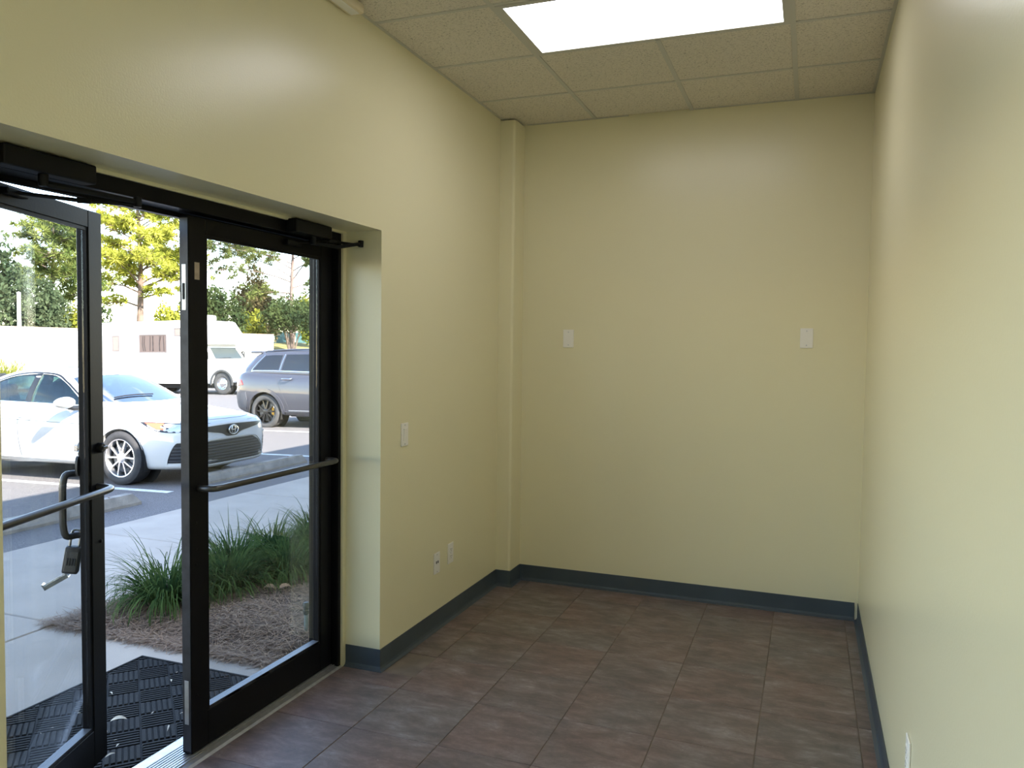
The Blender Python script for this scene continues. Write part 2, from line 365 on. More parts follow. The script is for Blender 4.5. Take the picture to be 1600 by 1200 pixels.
# ------------------------------------------------------------------ wall plates
def plate_M(p, n):                           # local x = width, y = up, z = out of the wall
    n = Vector(n); up = Vector((0, 0, 1)); r = up.cross(n)
    m = Matrix((r, up, n)).transposed().to_4x4(); m.translation = Vector(p); return m
def plate(M, name, label, cat, kind, w=.072, h=.117, group=None):
    t = thing(name, label, cat, M=M, group=group)
    obj('cover_plate', MB().bbox((-w/2, -h/2, 0), (w/2, h/2, .006), .0025, seg=2), PLATE, t, local=True)
    def screw(y):
        obj('screw', MB().lathe([(.0001, .0072), (.0035, .0070), (.0038, .006)], Matrix.Translation((0, y, 0)), 10), ALU, t, local=True)
    if kind == 'blank': screw(.042); screw(-.042)
    if kind == 'switch':
        obj('rocker', MB().prism([(-.032, .006), (-.032, .0075), (.032, .0125), (.032, .006)], -.0165, .0165, Matrix(((0, 0, 1, 0), (1, 0, 0, 0), (0, 1, 0, 0), (0, 0, 0, 1)))), PLATE, t, local=True)
        screw(.048); screw(-.048)
    if kind == 'outlet':
        for y in (.020, -.020):
            f = obj('receptacle', MB().bbox((-.0165, y-.0145, .005), (.0165, y+.0145, .0085), .001), PLATE, t, local=True)
            obj('slot', MB().box((-.008, y+.000, .0084), (-.0055, y+.008, .0088)).box((.0055, y, .0084), (.008, y+.007, .0088)).lathe([(.0001, .0088), (.0028, .0088), (.0028, .008)], Matrix.Translation((0, y-.007, 0)), 8), DARKHOLE, f, local=True)
        screw(0)
    if kind == 'data':
        for x in (-.010, .010): obj('jack', MB().box((x-.0045, -.002, .006), (x+.0045, .012, .0075)), DARKHOLE, t, local=True)
        screw(.048); screw(-.048)
plate(plate_M((.425, -.0005, 1.640), (0, -1, 0)), 'blank_wall_plate', 'blank white plate on the end wall near the corner chase', 'wall plate', 'blank')
plate(plate_M((1.891, -.0005, 1.653), (0, -1, 0)), 'blank_wall_plate', 'blank white plate on the end wall near the right-hand wall', 'wall plate', 'blank')
plate(plate_M((.0005, -1.456, 1.130), (1, 0, 0)), 'light_switch', 'white rocker light switch on the wall right of the doors', 'switch', 'switch')
plate(plate_M((.0005, -1.076, .374), (1, 0, 0)), 'data_outlet', 'white two-jack plate low on the left wall, nearer the doors', 'outlet', 'data')
plate(plate_M((.0005, -.898, .388), (1, 0, 0)), 'power_outlet', 'white power outlet low on the left wall, nearer the corner', 'outlet', 'outlet')
plate(plate_M((W-.0005, -2.44, .388), (-1, 0, 0)), 'power_outlet', 'white outlet low on the right wall at the bottom of the picture', 'outlet', 'outlet')

t = thing('wall_box', 'small cream rounded box on the left wall just under the ceiling', 'wall box', (0, -2.06, 3.02))
obj('box_shell', MB().bbox((.0005, -2.16, 3.004), (.075, -1.965, 3.046), .010, seg=2), mat('cream_plastic', (.78, .68, .50), .4), t, True)
obj('box_lip', MB().bbox((.020, -2.14, 3.000), (.060, -1.985, 3.005), .002), PLATE, t)

# ------------------------------------------------------------------ door frame
FX0, FX1 = -.325, -.205
fr = thing('door_frame', 'black aluminium frame of the double glass doors', 'door frame', (-.26, -2.63, 0), kind='structure'); fr.name = 'trim_2'; PM['trim_2'] = PM['door_frame']
JR, JL, HB = OY0-.048, OY1-.048+.046, 2.060
obj('jamb', MB().bbox((FX0, JR, 0), (FX1, OY0, OZ), .002), BLACK, fr)
obj('jamb', MB().bbox((FX0, OY1-.06, 0), (FX1, OY1-.002, OZ), .002), BLACK, fr)
obj('reveal_cover', MB().box((-.402, OY0-.006, -.03), (FX0, OY0-.0005, OZ)), BLACK, fr)
obj('reveal_cover', MB().box((-.402, OY1+.0005, -.03), (FX0, OY1+.006, OZ)), BLACK, fr)
obj('header', MB().bbox((FX0, OY1-.002, HB), (FX1, JR, OZ), .002), BLACK, fr)
obj('door_stop', MB().box((FX0+.005, OY1-.002, HB-.016), (FX0+.03, JR, HB)).box((FX0+.005, JR-.014, .012), (FX0+.03, JR, HB-.016)), BLACK, fr)
struct('trim_3', MB().box((FX1, OY0-.027, .0), (FX1+.012, OY0, OZ)).box((FX1, OY1, OZ-.012), (FX1+.012, OY0-.027, OZ)), PAINT, 'painted bead where the reveal meets the door frame')
th = MB().prism([(-.40, 0), (-.385, .006), (-.345, .011), (-.245, .011), (-.205, .006), (-.193, 0)], OY1, OY0-.001, Matrix(((1, 0, 0, 0), (0, 0, 1, 0), (0, 1, 0, 0), (0, 0, 0, 1))))
tho = obj('threshold', th, ALU, fr, label='ridged aluminium threshold plate')
for k in range(9):
    x = -.338+k*.0135
    obj('threshold_rib', MB().box((x, OY1+.002, .011), (x+.006, OY0-.004, .0135)), ALU, tho)

GLASS = glass_mat('clear_tinted_glass', (.88, .90, .905), 1.5)
def leaf_door(name, label, M, wid, zb, zt, mirror):
    """local x: from the hinge to the lock edge, y: towards the room (out of the inner face), z up"""
    t = thing(name, label, 'door', M=M, kind='structure')
    st, tr, br, th = .088, .062, .135, .0445
    y0, y1 = -th/2, th/2
    obj('hinge_stile', MB().bbox((0, y0, zb), (st, y1, zt), .0025), BLACK, t, local=True)
    lk = obj('lock_stile', MB().bbox((wid-st, y0, zb), (wid, y1, zt), .0025), BLACK, t, local=True)
    obj('top_rail', MB().bbox((st, y0+.0005, zt-tr), (wid-st, y1-.0005, zt), .002), BLACK, t, local=True)
    obj('bottom_rail', MB().bbox((st, y0+.0005, zb), (wid-st, y1-.0005, zb+br), .002), BLACK, t, local=True)
    g = .012; bd = MB()
    for a, b in (((st, y1-.014, zb+br), (st+g, y1-.004, zt-tr)), ((wid-st-g, y1-.014, zb+br), (wid-st, y1-.004, zt-tr)),
                 ((st+g, y1-.014, zt-tr-g), (wid-st-g, y1-.004, zt-tr)), ((st+g, y1-.014, zb+br), (wid-st-g, y1-.004, zb+br+g))): bd.box(a, b)
    obj('glazing_bead', bd, BLACK, t, local=True)
    obj('bottom_bead', MB().box((st+g, y0+.006, zb+br), (wid-st-g, y1-.004, zb+br+.014)), mat('bead_grey', (.16, .165, .18), .4, metal=.5), t, local=True, label='grey glazing bead along the bottom of the pane')
    obj('glass_pane', MB().box((st+.002, -.003, zb+br+.002), (wid-st-.002, .003, zt-tr-.002)), GLASS, t, local=True, label='clear glass pane')
    if not mirror:
        obj('edge_strip', MB().box((wid-.0005, -.019, zb+.01), (wid+.0008, .019, zt-.01)), mat('lit_edge_metal', (.035, .035, .042), .42, metal=.3, var=.3, vscale=20), lk, local=True, label='metal edge of the lock stile, greyed for light from outside')  # edge coloured greyer than the stile to show outdoor light on it
        return t, lk
    ps = MB(); r = random.Random(3)
    z = zb+.02
    while z < zt-.02:
        d = .004+.004*r.random(); ps.box((wid-.001, -.006, z), (wid+d, .006, z+.012)); z += .014
    obj('pile_weatherstrip', ps, PILE, lk, local=True)
    return t, lk
# right leaf, shut: hinge at the right jamb, local x runs to -y, local y to +x
RW = .927
Mr = Matrix(((0, 1, 0, -.262), (-1, 0, 0, JR-.006), (0, 0, 1, 0), (0, 0, 0, 1)))
d1, lk1 = leaf_door('door_1', 'closed black framed glass door leaf', Mr, RW, .016, 2.050, False)
# left leaf, ajar outwards
hx, hy = -.256, -3.612; ux, uy = -.3445, .9388
nx, ny = uy, -ux
Ml = Matrix(((ux, nx, 0, hx), (uy, ny, 0, hy), (0, 0, 1, 0), (0, 0, 0, 1)))
LW = .874
d2, lk2 = leaf_door('door_2', 'black framed glass door leaf standing ajar outwards', Ml, LW, .016, 2.048, True)
def push_bar(t, lk, wid, z, over):
    y = .0223; P = []
    a0, a1 = .045, wid-.045
    path = spl([(a0, y, z), (a0, y+.035, z), (a0+.012, y+.062, z), (a0+.05, y+.070, z)], 4)
    path += spl([(a1-.05+over, y+.070, z), (a1-.012+over, y+.062, z), (a1+over*.6, y+.035, z), (a1, y, z)], 4)
    obj('push_bar', MB().tube(path, .0125, 12), BRONZE, t, True, local=True, label='round dark bronze push bar across the leaf')
push_bar(d1, lk1, RW, 1.03, 0)
push_bar(d2, lk2, LW, 1.047, -.015)
# pull handle outside the ajar leaf, and studs of handles
def pull(t, wid, z0, z1, dx=.055, dy=.054):
    x = wid-.045; y = -.0223
    path = spl([(x, y, z1), (x-dx*.3, y-dy*.5, z1), (x-dx*.85, y-dy*.9, z1-.004), (x-dx, y-dy, z1-.05)], 4) + spl([(x-dx, y-dy, z0+.05), (x-dx*.85, y-dy*.9, z0+.004), (x-dx*.3, y-dy*.5, z0), (x, y, z0)], 4)
    return obj('pull_handle', MB().tube(path, .0125, 12), BRONZE, t, True, local=True, label='curved dark bronze pull outside the leaf')
pull(d2, LW, .870, 1.098)
pull(d1, RW, .870, 1.10, .055, .052)
# lock cylinder, pivot bolt, sticker, flush bolts
Ry = Matrix.Rotation(-pi/2, 4, 'X')
obj('lock_cylinder', MB().lathe([(.0001, .018), (.015, .018), (.018, .015), (.019, .0)], Matrix.Translation((LW-.036, .022, 1.19)) @ Ry, 20), BLACKP, lk2, True, local=True)
obj('thumb_turn', MB().bbox((LW-.044, .038, 1.184), (LW-.014, .046, 1.196), .002), BRONZE, lk2, local=True)
obj('lock_escutcheon', MB().lathe([(.0001, .012), (.03, .010), (.034, 0)], Matrix.Translation((LW-.052, -.022, 1.19)) @ Matrix.Rotation(pi/2, 4, 'X'), 20), BRONZE, lk2, True, local=True)
obj('rail_stud', MB().lathe([(.0001, .006), (.006, .005), (.007, 0)], Matrix.Translation((LW-.03, .022, .842)) @ Ry, 10), BLACKP, lk2, True, local=True)
obj('sticker', MB().box((RW-.055, .0222, 1.816), (RW-.030, .0228, 1.880)), STICK, lk1, local=True, label='small tan paper sticker')
fb = MB().bbox((RW-.0005, -.010, 1.70), (RW+.0015, .010, 1.87), .0008)
fbo = obj('flush_bolt', fb, ALU, lk1, local=True, label='worn metal flush bolt plate in the leaf edge')
obj('bolt_lever', MB().bbox((RW+.001, -.005, 1.74), (RW+.004, .005, 1.80), .001), BLACKP, d1, local=True)
obj('flush_bolt', MB().bbox((RW-.0005, -.010, .13), (RW+.0015, .010, .30), .0008), ALU, lk1, local=True)
for z in (.235, .74, .80, .90):
    obj('screw', MB().lathe([(.0001, .003), (.004, .002), (.0045, 0)], Matrix.Translation((RW-.03, .0222, z)) @ Ry, 8), BLACKP, lk1, True, local=True)

# added storefront glazing, out of view, to bring more daylight onto the right wall
wi = thing('added_window_1', 'added black framed storefront window, unseen behind the viewer, for daylight', 'window', (-.26, -5.65, 0), kind='structure')
WY0, WY1, WZ0, WZ1 = -7.30, -4.05, .06, 2.98
for lo, hi in (((FX0, WY0, WZ0), (FX1, WY0+.05, WZ1)), ((FX0, WY1-.05, WZ0), (FX1, WY1, WZ1)), ((FX0, WY0+.05, WZ0), (FX1, WY1-.05, WZ0+.05)), ((FX0, WY0+.05, WZ1-.05), (FX1, WY1-.05, WZ1)),
               ((FX0, -5.70, WZ0+.05), (FX1, -5.65, WZ1-.05)), ((FX0, WY0+.05, 2.10), (FX1, -5.70, 2.15)), ((FX0, -5.65, 2.10), (FX1, WY1-.05, 2.15))):
    obj('frame_bar', MB().bbox(lo, hi, .002), BLACK, wi)
for a, b in ((WY0+.05, -5.70), (-5.65, WY1-.05)):
    for z0, z1 in ((WZ0+.05, 2.10), (2.15, WZ1-.05)):
        obj('glass_pane', MB().box((-.268, a, z0), (-.262, b, z1)), GLASS, wi)

# door closers
def closer(y0, y1, label, elbow, shoe, spindle_y):
    t = thing('door_closer', label, 'door closer', (-.205, (y0+y1)/2, 2.09))
    b = MB().bbox((-.205, y0, 2.060), (-.150, y1, 2.118), .006, seg=2); obj('closer_body', b, BLACKP, t)
    sp = (-.178, spindle_y)
    s_ = MB().lathe([(.0001, 2.024), (.012, 2.026), (.014, 2.034), (.014, 2.062)], Matrix.Translation((sp[0], sp[1], 0)), 14); obj('spindle', s_, BLACKP, t, True)
    ex, ey, ez = elbow
    a = MB().tube([(sp[0], sp[1], 2.034), ((sp[0]+ex)/2, (sp[1]+ey)/2, 2.030), (ex, ey, ez)], [.011, .009, .008], 8); obj('main_arm', a, BLACKP, t, True)
    obj('elbow', MB().lathe([(.0001, -.018), (.012, -.016), (.013, .014), (.0001, .017)], Matrix.Translation((ex, ey, ez)), 12), BLACKP, t, True)
    sx, sy, sz = shoe
    obj('forearm', MB().tube([(ex, ey, ez-.008), ((ex+sx)/2, (ey+sy)/2, ez-.008), (sx, sy, sz)], [.006, .007, .006], 8), BLACKP, t, True)
    d = Vector((sx-ex, sy-ey, 0)).normalized()
    obj('arm_collar', MB().bbox((-.02, -.008, -.008), (.02, .008, .008), .002, M=Matrix.Translation(((ex*.55+sx*.45), (ey*.55+sy*.45), ez-.008)) @ Matrix.Rotation(math.atan2(d.y, d.x), 4, 'Z')), BLACKP, t)
    obj('arm_shoe', MB().bbox((-.05, -.012, -.012), (.05, .014, .010), .003, M=Matrix.Translation((sx, sy, sz)) @ Matrix.Rotation(math.atan2(uy, ux) if sx < -.27 else pi/2, 4, 'Z')), BLACKP, t)
P = Vector((hx, hy, 0)) + Vector((ux, uy, 0))*.36 + Vector((nx, ny, 0))*.036
closer(-3.44, -3.14, 'black door closer above the ajar left leaf', (-.10, -3.034, 2.024), (P.x, P.y, 2.026), -3.30)
closer(-2.14, -1.87, 'black door closer above the shut right leaf, arm folded', (-.105, -1.70, 2.062), (-.225, -2.06, 2.024), -1.98)

# key lock box hung on the pull, tray hanging open
def lockbox():
    base = Ml @ Vector((LW-.045-.018, -.0223-.030, .858))
    M = Matrix.Translation(base) @ Matrix.Rotation(radians(40), 4, 'Z') @ Matrix.Rotation(radians(9), 4, 'Y')
    t = thing('key_lock_box', 'dark key lock box hanging open on the door pull', 'lock box', M=M)
    sh = spl([(-.015, 0, -.030), (-.015, 0, .016), (-.009, 0, .031), (.009, 0, .031), (.015, 0, .016), (.015, 0, -.030)], 5)
    obj('shackle', MB().tube(sh, .0045, 10), mat('worn_steel', (.35, .34, .32), .4, metal=.8), t, True, local=True)
    b = MB().bbox((-.027, -.019, -.128), (.027, .019, -.028), .007, seg=2)
    obj('box_body', b, mat('dark_cast_metal', (.045, .042, .04), .5, var=.3, vscale=40, bump=.2, bscale=90), t, True, local=True)
    fp = obj('face_panel', MB().bbox((-.021, -.0215, -.118), (.021, -.018, -.044), .002), mat('panel_grey', (.09, .085, .08), .45), t, local=True)
    for k in range(4): obj('dial', MB().bbox((-.016+k*.0086, -.0245, -.095), (-.010+k*.0086, -.021, -.068), .001), mat('dial_dark', (.03, .03, .03), .5), fp, local=True)
    T = Matrix.Translation((-.006, -.008, -.128)) @ Matrix.Rotation(radians(-38), 4, 'Y')
    tr = MB().box((-.085, -.016, -.012), (0, .016, -.009), T).box((-.085, -.016, -.009), (0, -.0135, .004), T).box((-.085, .0135, -.009), (0, .016, .004), T).box((-.088, -.016, -.012), (-.083, .016, .012), T).box((-.050, -.0135, -.009), (-.046, .0135, .002), T)
    obj('key_tray', tr, mat('tray_silver', (.62, .64, .68), .2, metal=.9), t, local=True, label='silver key tray swung out below the box')
lockbox()
def keytag():
    b = Ml @ Vector((LW-.055, -.045, 1.19)); M = Matrix.Translation(b) @ Matrix.Rotation(math.atan2(uy, ux), 4, 'Z')
    t = thing('key_fob', 'keys and dark oval fob hanging from the lock cylinder', 'keys', M=M)
    obj('key', MB().bbox((-.004, -.022, -.012), (.004, .012, .012), .002).bbox((-.020, -.022, -.009), (.000, -.018, .009), .0015), CHROME, t, local=True)
    ring = [(-.018+.014*cos(a*pi/6), -.020, -.014+.014*sin(a*pi/6)) for a in range(13)]
    obj('key_ring', MB().tube(ring, .0013, 6, cap=False), CHROME, t, True, local=True)
    pts = spl([(-.030, -.025), (-.024, -.045), (-.016, -.085), (-.022, -.098), (-.036, -.096), (-.044, -.075), (-.042, -.040)], 4, True)
    obj('fob', MB().prism([(p.x, p.y) for p in [Vector((q[0], q[1], 0)) for q in pts]], .014, .022, Matrix(((1, 0, 0, 0), (0, 0, -1, 0), (0, 1, 0, 0), (0, 0, 0, 1)))), mat('fob_dark', (.05, .045, .04), .4), t, local=True)
keytag()

# ------------------------------------------------------------------ outside: building shell, ground
def lotz(x): return -.12 + .02*(x+3.8)
struct('wall_facade', MB().box((-.40, .16, -.2), (-.05, 18, 4.15)).box((-.40, -16, -.2), (-.05, YF-.15, 4.15)).box((-.40, YF-.15, 3.3), (-.05, .16, 4.15)), STUCCO, 'outer front wall of the building')
struct('ceiling_roof', MB().box((-.05, -16, 3.3), (9, 18, 4.15)), STUCCO, 'flat roof over the building')
lot = MB().add([(-3.72, -30, lotz(-3.72)), (-3.72, 75, lotz(-3.72)), (-60, 75, lotz(-60)), (-60, -30, lotz(-60)),
                (-3.72, -30, -1.6), (-3.72, 75, -1.6), (-60, 75, -1.6), (-60, -30, -1.6)], [(0, 1, 2, 3), (7, 6, 5, 4), (4, 5, 1, 0), (5, 6, 2, 1), (6, 7, 3, 2), (7, 4, 0, 3)])
LOT = struct('floor_parking_lot', lot, ASPH, 'grey asphalt parking lot')
for y in (-7.55, -4.35, -1.15, 2.05, 5.25, 8.45, 11.65, 14.85):
    x0, x1 = -10.0, -4.95; a = .05
    obj('painted_line', MB().add([(x0, y-a, lotz(x0)+.004), (x1, y-a, lotz(x1)+.004), (x1, y+a, lotz(x1)+.004), (x0, y+a, lotz(x0)+.004),
        (x0, y-a, lotz(x0)-.01), (x1, y-a, lotz(x1)-.01), (x1, y+a, lotz(x1)-.01), (x0, y+a, lotz(x0)-.01)], [(0, 1, 2, 3), (4, 5, 1, 0), (5, 6, 2, 1), (6, 7, 3, 2), (7, 4, 0, 3)]), LINE, LOT)
def wheel_stop(x, y0, y1, label):
    z = lotz(x)-.002; h = .125; w = .15
    M = Matrix(((1, 0, 0, 0), (0, 1, 0, 0), (0, 0, 1, 0), (0, 0, 0, 1)))
    b0 = [(x-w, y0, z), (x, y0, z), (x, y1, z), (x-w, y1, z)]
    b1 = [(x-w, y0, z+.03), (x, y0, z+.03), (x, y1, z+.03), (x-w, y1, z+.03)]
    t = [(x-w+.03, y0+.09, z+h), (x-.03, y0+.09, z+h), (x-.03, y1-.09, z+h), (x-w+.03, y1-.09, z+h)]
    bm = MB().add(b0+b1+t, [(3, 2, 1, 0)] + [(i, (i+1) % 4, 4+(i+1) % 4, 4+i) for i in range(4)] + [(4+i, 4+(i+1) % 4, 8+(i+1) % 4, 8+i) for i in range(4)] + [(8, 9, 10, 11)])
    th_ = thing('wheel_stop', label, 'wheel stop', (x-w/2, (y0+y1)/2, z))
    obj('stop_block', bm, STOPM, th_)
    for y in (y0+.35, y1-.35): obj('anchor_pin', MB().lathe([(.012, z+h-.02), (.012, z+h+.004), (.0001, z+h+.006)], Matrix.Translation((x-w/2, y, 0)), 10), mat('rusty_steel', (.20, .11, .07), .8), th_)
wheel_stop(-4.70, -.45, 1.39, 'concrete wheel stop in the empty stall left of the white car')
wheel_stop(-4.93, 2.62, 4.66, 'concrete wheel stop just ahead of the white car nose')
# sidewalk slabs
SW = struct('floor_sidewalk', MB().box((-3.75, -12, -.6), (-.35, 16, -.045)), mat('joint_dirt', (.10, .085, .07), .95), 'concrete sidewalk of large slabs')
ys = [-10.75, -8.95, -7.15, -5.35, -3.55, -1.75, -.06, 1.9, 3.8, 5.7, 7.6, 9.5, 11.4]
for a, b in zip(ys[:-1], ys[1:]):
    obj('slab', MB().bbox((-3.78, a+.005, -.14), (-2.075, b-.005, -.03), .006), CONC, SW)
for a, b in ((-10.75, -8.0), (-8.0, -5.6), (-5.6, -3.7), (-3.7, -1.745)):
    obj('slab', MB().bbox((-2.063, a+.005, -.14), (-.385, b-.005, -.03), .006), CONC, SW)
# mulch bed with pine straw
bed = MB(); nx_, ny_ = 14, 80; r = random.Random(5)
def bedz(x, y):
    ex = min(x+2.07, -.40-x, y+1.75, .4)
    return -.045+.075*max(0, min(1, ex/.25)) + .012*sin(7*x+3*y)*sin(5*y-2*x)
vs = [(-2.065+1.665*i/nx_, -1.74+12*j/ny_, bedz(-2.065+1.665*i/nx_, -1.74+12*j/ny_)) for j in range(ny_+1) for i in range(nx_+1)]
k = nx_+1
fs = [(j*k+i, j*k+i+1, (j+1)*k+i+1, (j+1)*k+i) for j in range(ny_) for i in range(nx_)]
bed.add(vs, fs)
struct('floor_planting_bed', bed, SOIL, 'mulched planting bed beside the sidewalk', smooth='all')
st = MB()
for i in range(21000):
    y = -1.80+ (r.random()**1.9)*6.5; x = -2.14+1.59*r.random()
    z = max(bedz(x, y), -.03)+.004+.022*r.random()**2; a = r.gauss(.5, .9); L = .06+.13*r.random(); w = .0011+.0009*r.random()
    if x < -2.075 and r.random() < .55: continue
    dx, dy = cos(a)*L/2, sin(a)*L/2; c = r.gauss(0, .012); dz = r.gauss(0, .012)
    px, py = -sin(a)*w, cos(a)*w
    A = (x-dx, y-dy, z-dz); B = (x-sin(a)*c, y+cos(a)*c, z+.006); C_ = (x+dx, y+dy, z+dz)
    o = len(st.v)
    st.v += [(A[0]-px, A[1]-py, A[2]), (A[0]+px, A[1]+py, A[2]), (B[0]-px, B[1]-py, B[2]), (B[0]+px, B[1]+py, B[2]), (C_[0], C_[1], C_[2])]
    st.f += [(o, o+1, o+3, o+2), (o+2, o+3, o+4)]
STRAW = mat('pine_straw', (.14, .078, .05), .85, vscale=45, col2=(.36, .255, .18), detail=2)
tag(obj('pine_straw', st, STRAW), 'red-brown pine straw spread over the planting bed', 'pine straw', None, 'stuff')
# lily-turf clumps
GRASS = leaf_mat('lily_turf_leaf', (.020, .046, .020), (.09, .14, .045), 9, .25)
def clump(x, y, z, R, hgt, n, seed, label, group=None):
    r = random.Random(seed); mb = MB()
    for i in range(n):
        a = r.random()*2*pi; b0 = R*.33*sqrt(r.random()); L = hgt*(1.0+.75*r.random()); lean = .30+1.75*r.random()**.75; w = .0030+.0022*r.random()
        bx, by = b0*cos(a), b0*sin(a); a += r.gauss(0, .35); d = Vector((cos(a), sin(a), 0)); sd = Vector((-sin(a), cos(a), 0)); p = Vector((bx, by, 0)); th = lean*.35
        o = len(mb.v); S = 6
        for s in range(S+1):
            ww = w*(1-(s/S)**2.2)+.0004; q = p
            mb.v += [tuple(q-sd*ww), tuple(q+sd*ww)]
            p = p + (d*sin(th)+Vector((0, 0, 1))*cos(th))*(L/S); th += lean*.36*(.6+s*.22)
            if p.z < .01: p.z = .01
        mb.f += [(o+2*s, o+2*s+1, o+2*s+3, o+2*s+2) for s in range(S)]
    o = obj('lily_turf_clump', mb, GRASS, smooth='all'); o.location = (x, y, z)
    return tag(o, label, 'grass clump', group)
clump(-1.66, -1.34, .0, .38, .31, 520, 1, 'big strappy green grass clump nearest the open doorway')
clump(-1.50, -1.02, .01, .38, .29, 430, 2, 'strappy green grass clump right behind the meeting door stiles')
ci = 3; ORD = ('first', 'second', 'third', 'fourth', 'fifth', 'sixth', 'seventh', 'eighth', 'ninth')
for k, y in enumerate((-.62, -.22, .22, .66, 1.1, 1.55, 2.0, 2.5, 3.0)):
    for x, row in (((-1.72, 'along the sidewalk edge'), (-1.28, 'nearest the building')) if y < 2.2 else ((-1.6, 'along the sidewalk edge'),)):
        clump(x+rnd.uniform(-.06, .06), y+rnd.uniform(-.06, .06), .01, .34, .25+.04*rnd.random(), 400, ci, '%s strappy grass clump behind the doorway pair, in the row %s' % (ORD[k], row), 'grass clumps in the planting bed'); ci += 1
# riser and litter
t = thing('sprinkler_riser', 'short grey sprinkler riser standing in the pine straw', 'sprinkler', (-.615, -1.42, -.02))
obj('riser_pipe', MB().lathe([(.011, -.03), (.011, .115)], Matrix.Translation((-.615, -1.42, 0)), 12), mat('grey_pvc', (.12, .15, .15), .5), t, True)
obj('sprinkler_head', MB().lathe([(.011, .11), (.016, .115), (.016, .135), (.013, .137), (.013, .150), (.017, .152), (.017, .172), (.012, .178), (.0001, .178)], Matrix.Translation((-.615, -1.42, 0)), 14), mat('black_plastic', (.02, .025, .025), .5), t, True)
def dry_leaf(x, y, z, L, a, label, group=None, tilt=.15, wd=.3, m=None):
    mb = MB(); n = 7; vs = []; 
    for i in range(n):
        s = i/(n-1); w = L*wd*sin(pi*min(1, s*.96+.02))**.8*.5; u = (s-.5)*L; c = .12*L*(1-(2*s-1)**2)
        for v in (-1, 0, 1): vs.append((u, v*w, c+(abs(v)*w*.5)))
    fs = [(i*3+j, (i+1)*3+j, (i+1)*3+j+1, i*3+j+1) for i in range(n-1) for j in range(2)]
    mb.add(vs, fs); o = obj('dry_leaf', mb, m or STRAW_D, smooth='all'); o.matrix_world = Matrix.Translation((x, y, z)) @ Matrix.Rotation(a, 4, 'Z') @ Matrix.Rotation(tilt, 4, 'X')
    return tag(o, label, 'leaf', group)
dry_leaf(-.764, -2.524, -.009, .062, .75, 'largest pale dry leaf lying on the black mat', wd=.4)
dry_leaf(-1.20, -.98, .055, .085, .4, 'tan dead leaf on the pine straw, left one of two', wd=.6, m=BROWNLEAF)
dry_leaf(-1.12, -.93, .055, .085, 1.0, 'tan dead leaf on the pine straw, right one of two', wd=.6, m=BROWNLEAF)
r = random.Random(11)
for i in range(20):
    q = r.random()
    dry_leaf(-1.12+.66*r.random(), -2.75+.72*r.random(), -.009, .012+.030*q*q, r.random()*6.28, 'tiny pale leaf scrap scattered on the black mat', 'leaf scraps on the mat', wd=.28)
dry_leaf(-.52, -2.50, -.009, .055, 2.2, 'thin curled pale leaf sliver near the right door stile', wd=.12)

# ribbed entrance mat (parquet of ribs laid at 45 degrees)
def mat_rug():
    X0, X1, Y0, Y1 = -1.245, -.398, -3.55, -1.935
    t = thing('entrance_mat', 'black rubber entrance mat with parquet ribs outside the doors', 'doormat', ((X0+X1)/2, (Y0+Y1)/2, -.03))
    obj('mat_base', MB().bbox((X0, Y0, -.0305), (X1, Y1, -.021), .003), RUBBER, t)
    lip = MB()
    for lo, hi in (((X0+.012, Y0+.012), (X1-.012, Y0+.022)), ((X0+.012, Y1-.022), (X1-.012, Y1-.012)), ((X0+.012, Y0+.022), (X0+.022, Y1-.022)), ((X1-.022, Y0+.022), (X1-.012, Y1-.022))):
        lip.bbox((*lo, -.022), (*hi, -.017), .0015)
    obj('mat_lip', lip, RUBBER, t)
    x0, x1, y0, y1 = X0+.030, X1-.030, Y0+.030, Y1-.030
    A = Vector((.73, -.683)); A.normalize(); B = Vector((-A.y, A.x)); org = Vector((-1.206, -1.998)); S = .131
    def clip(P):
        for ax, lim, sg in ((0, x0, 1), (0, x1, -1), (1, y0, 1), (1, y1, -1)):
            Q = []
            for i in range(len(P)):
                p, q = P[i], P[(i+1) % len(P)]; dp, dq = sg*(p[ax]-lim), sg*(q[ax]-lim)
                if dp >= 0: Q.append(p)
                if (dp >= 0) != (dq >= 0): Q.append(p+(q-p)*(dp/(dp-dq)))
            P = Q
            if len(P) < 3: return None
        return P
    mb = MB()
    for i in range(-14, 26):
        for j in range(-14, 16):
            c = org + A*(i*S) + B*(j*S)
            wide = (i+j) % 2 == 0
            n, w = (6, .0150) if wide else (6, .0125)
            for k in range(n):
                if wide: a0, a1, b0 = .006, S-.006, (k+.5)*S/n; P = [c+A*a0+B*(b0-w/2), c+A*a1+B*(b0-w/2), c+A*a1+B*(b0+w/2), c+A*a0+B*(b0+w/2)]
                else: b0 = (k+.5)*S/n; P = [c+A*(b0-w/2)+B*.003, c+A*(b0+w/2)+B*.003, c+A*(b0+w/2)+B*(S-.003), c+A*(b0-w/2)+B*(S-.003)]
                P = clip(P)
                if P is None: continue
                cc = sum(P, Vector((0, 0)))/len(P); n_ = len(P)
                top = [cc+(p-cc)*.93+Vector((0, 0)) for p in P]
                h = -.0150 if wide else -.0165
                mb.add([(p.x, p.y, -.0215) for p in P]+[(p.x, p.y, h) for p in top], [tuple(range(n_, 2*n_))]+[(q, (q+1) % n_, n_+(q+1) % n_, n_+q) for q in range(n_)])
    # make all faces point up / out
    o = obj('mat_ribs', mb, RUBBER, t, kind='stuff')
    bm = bmesh.new(); bm.from_mesh(o.data); bmesh.ops.recalc_face_normals(bm, faces=bm.faces[:]); bm.to_mesh(o.data); bm.free()
mat_rug()

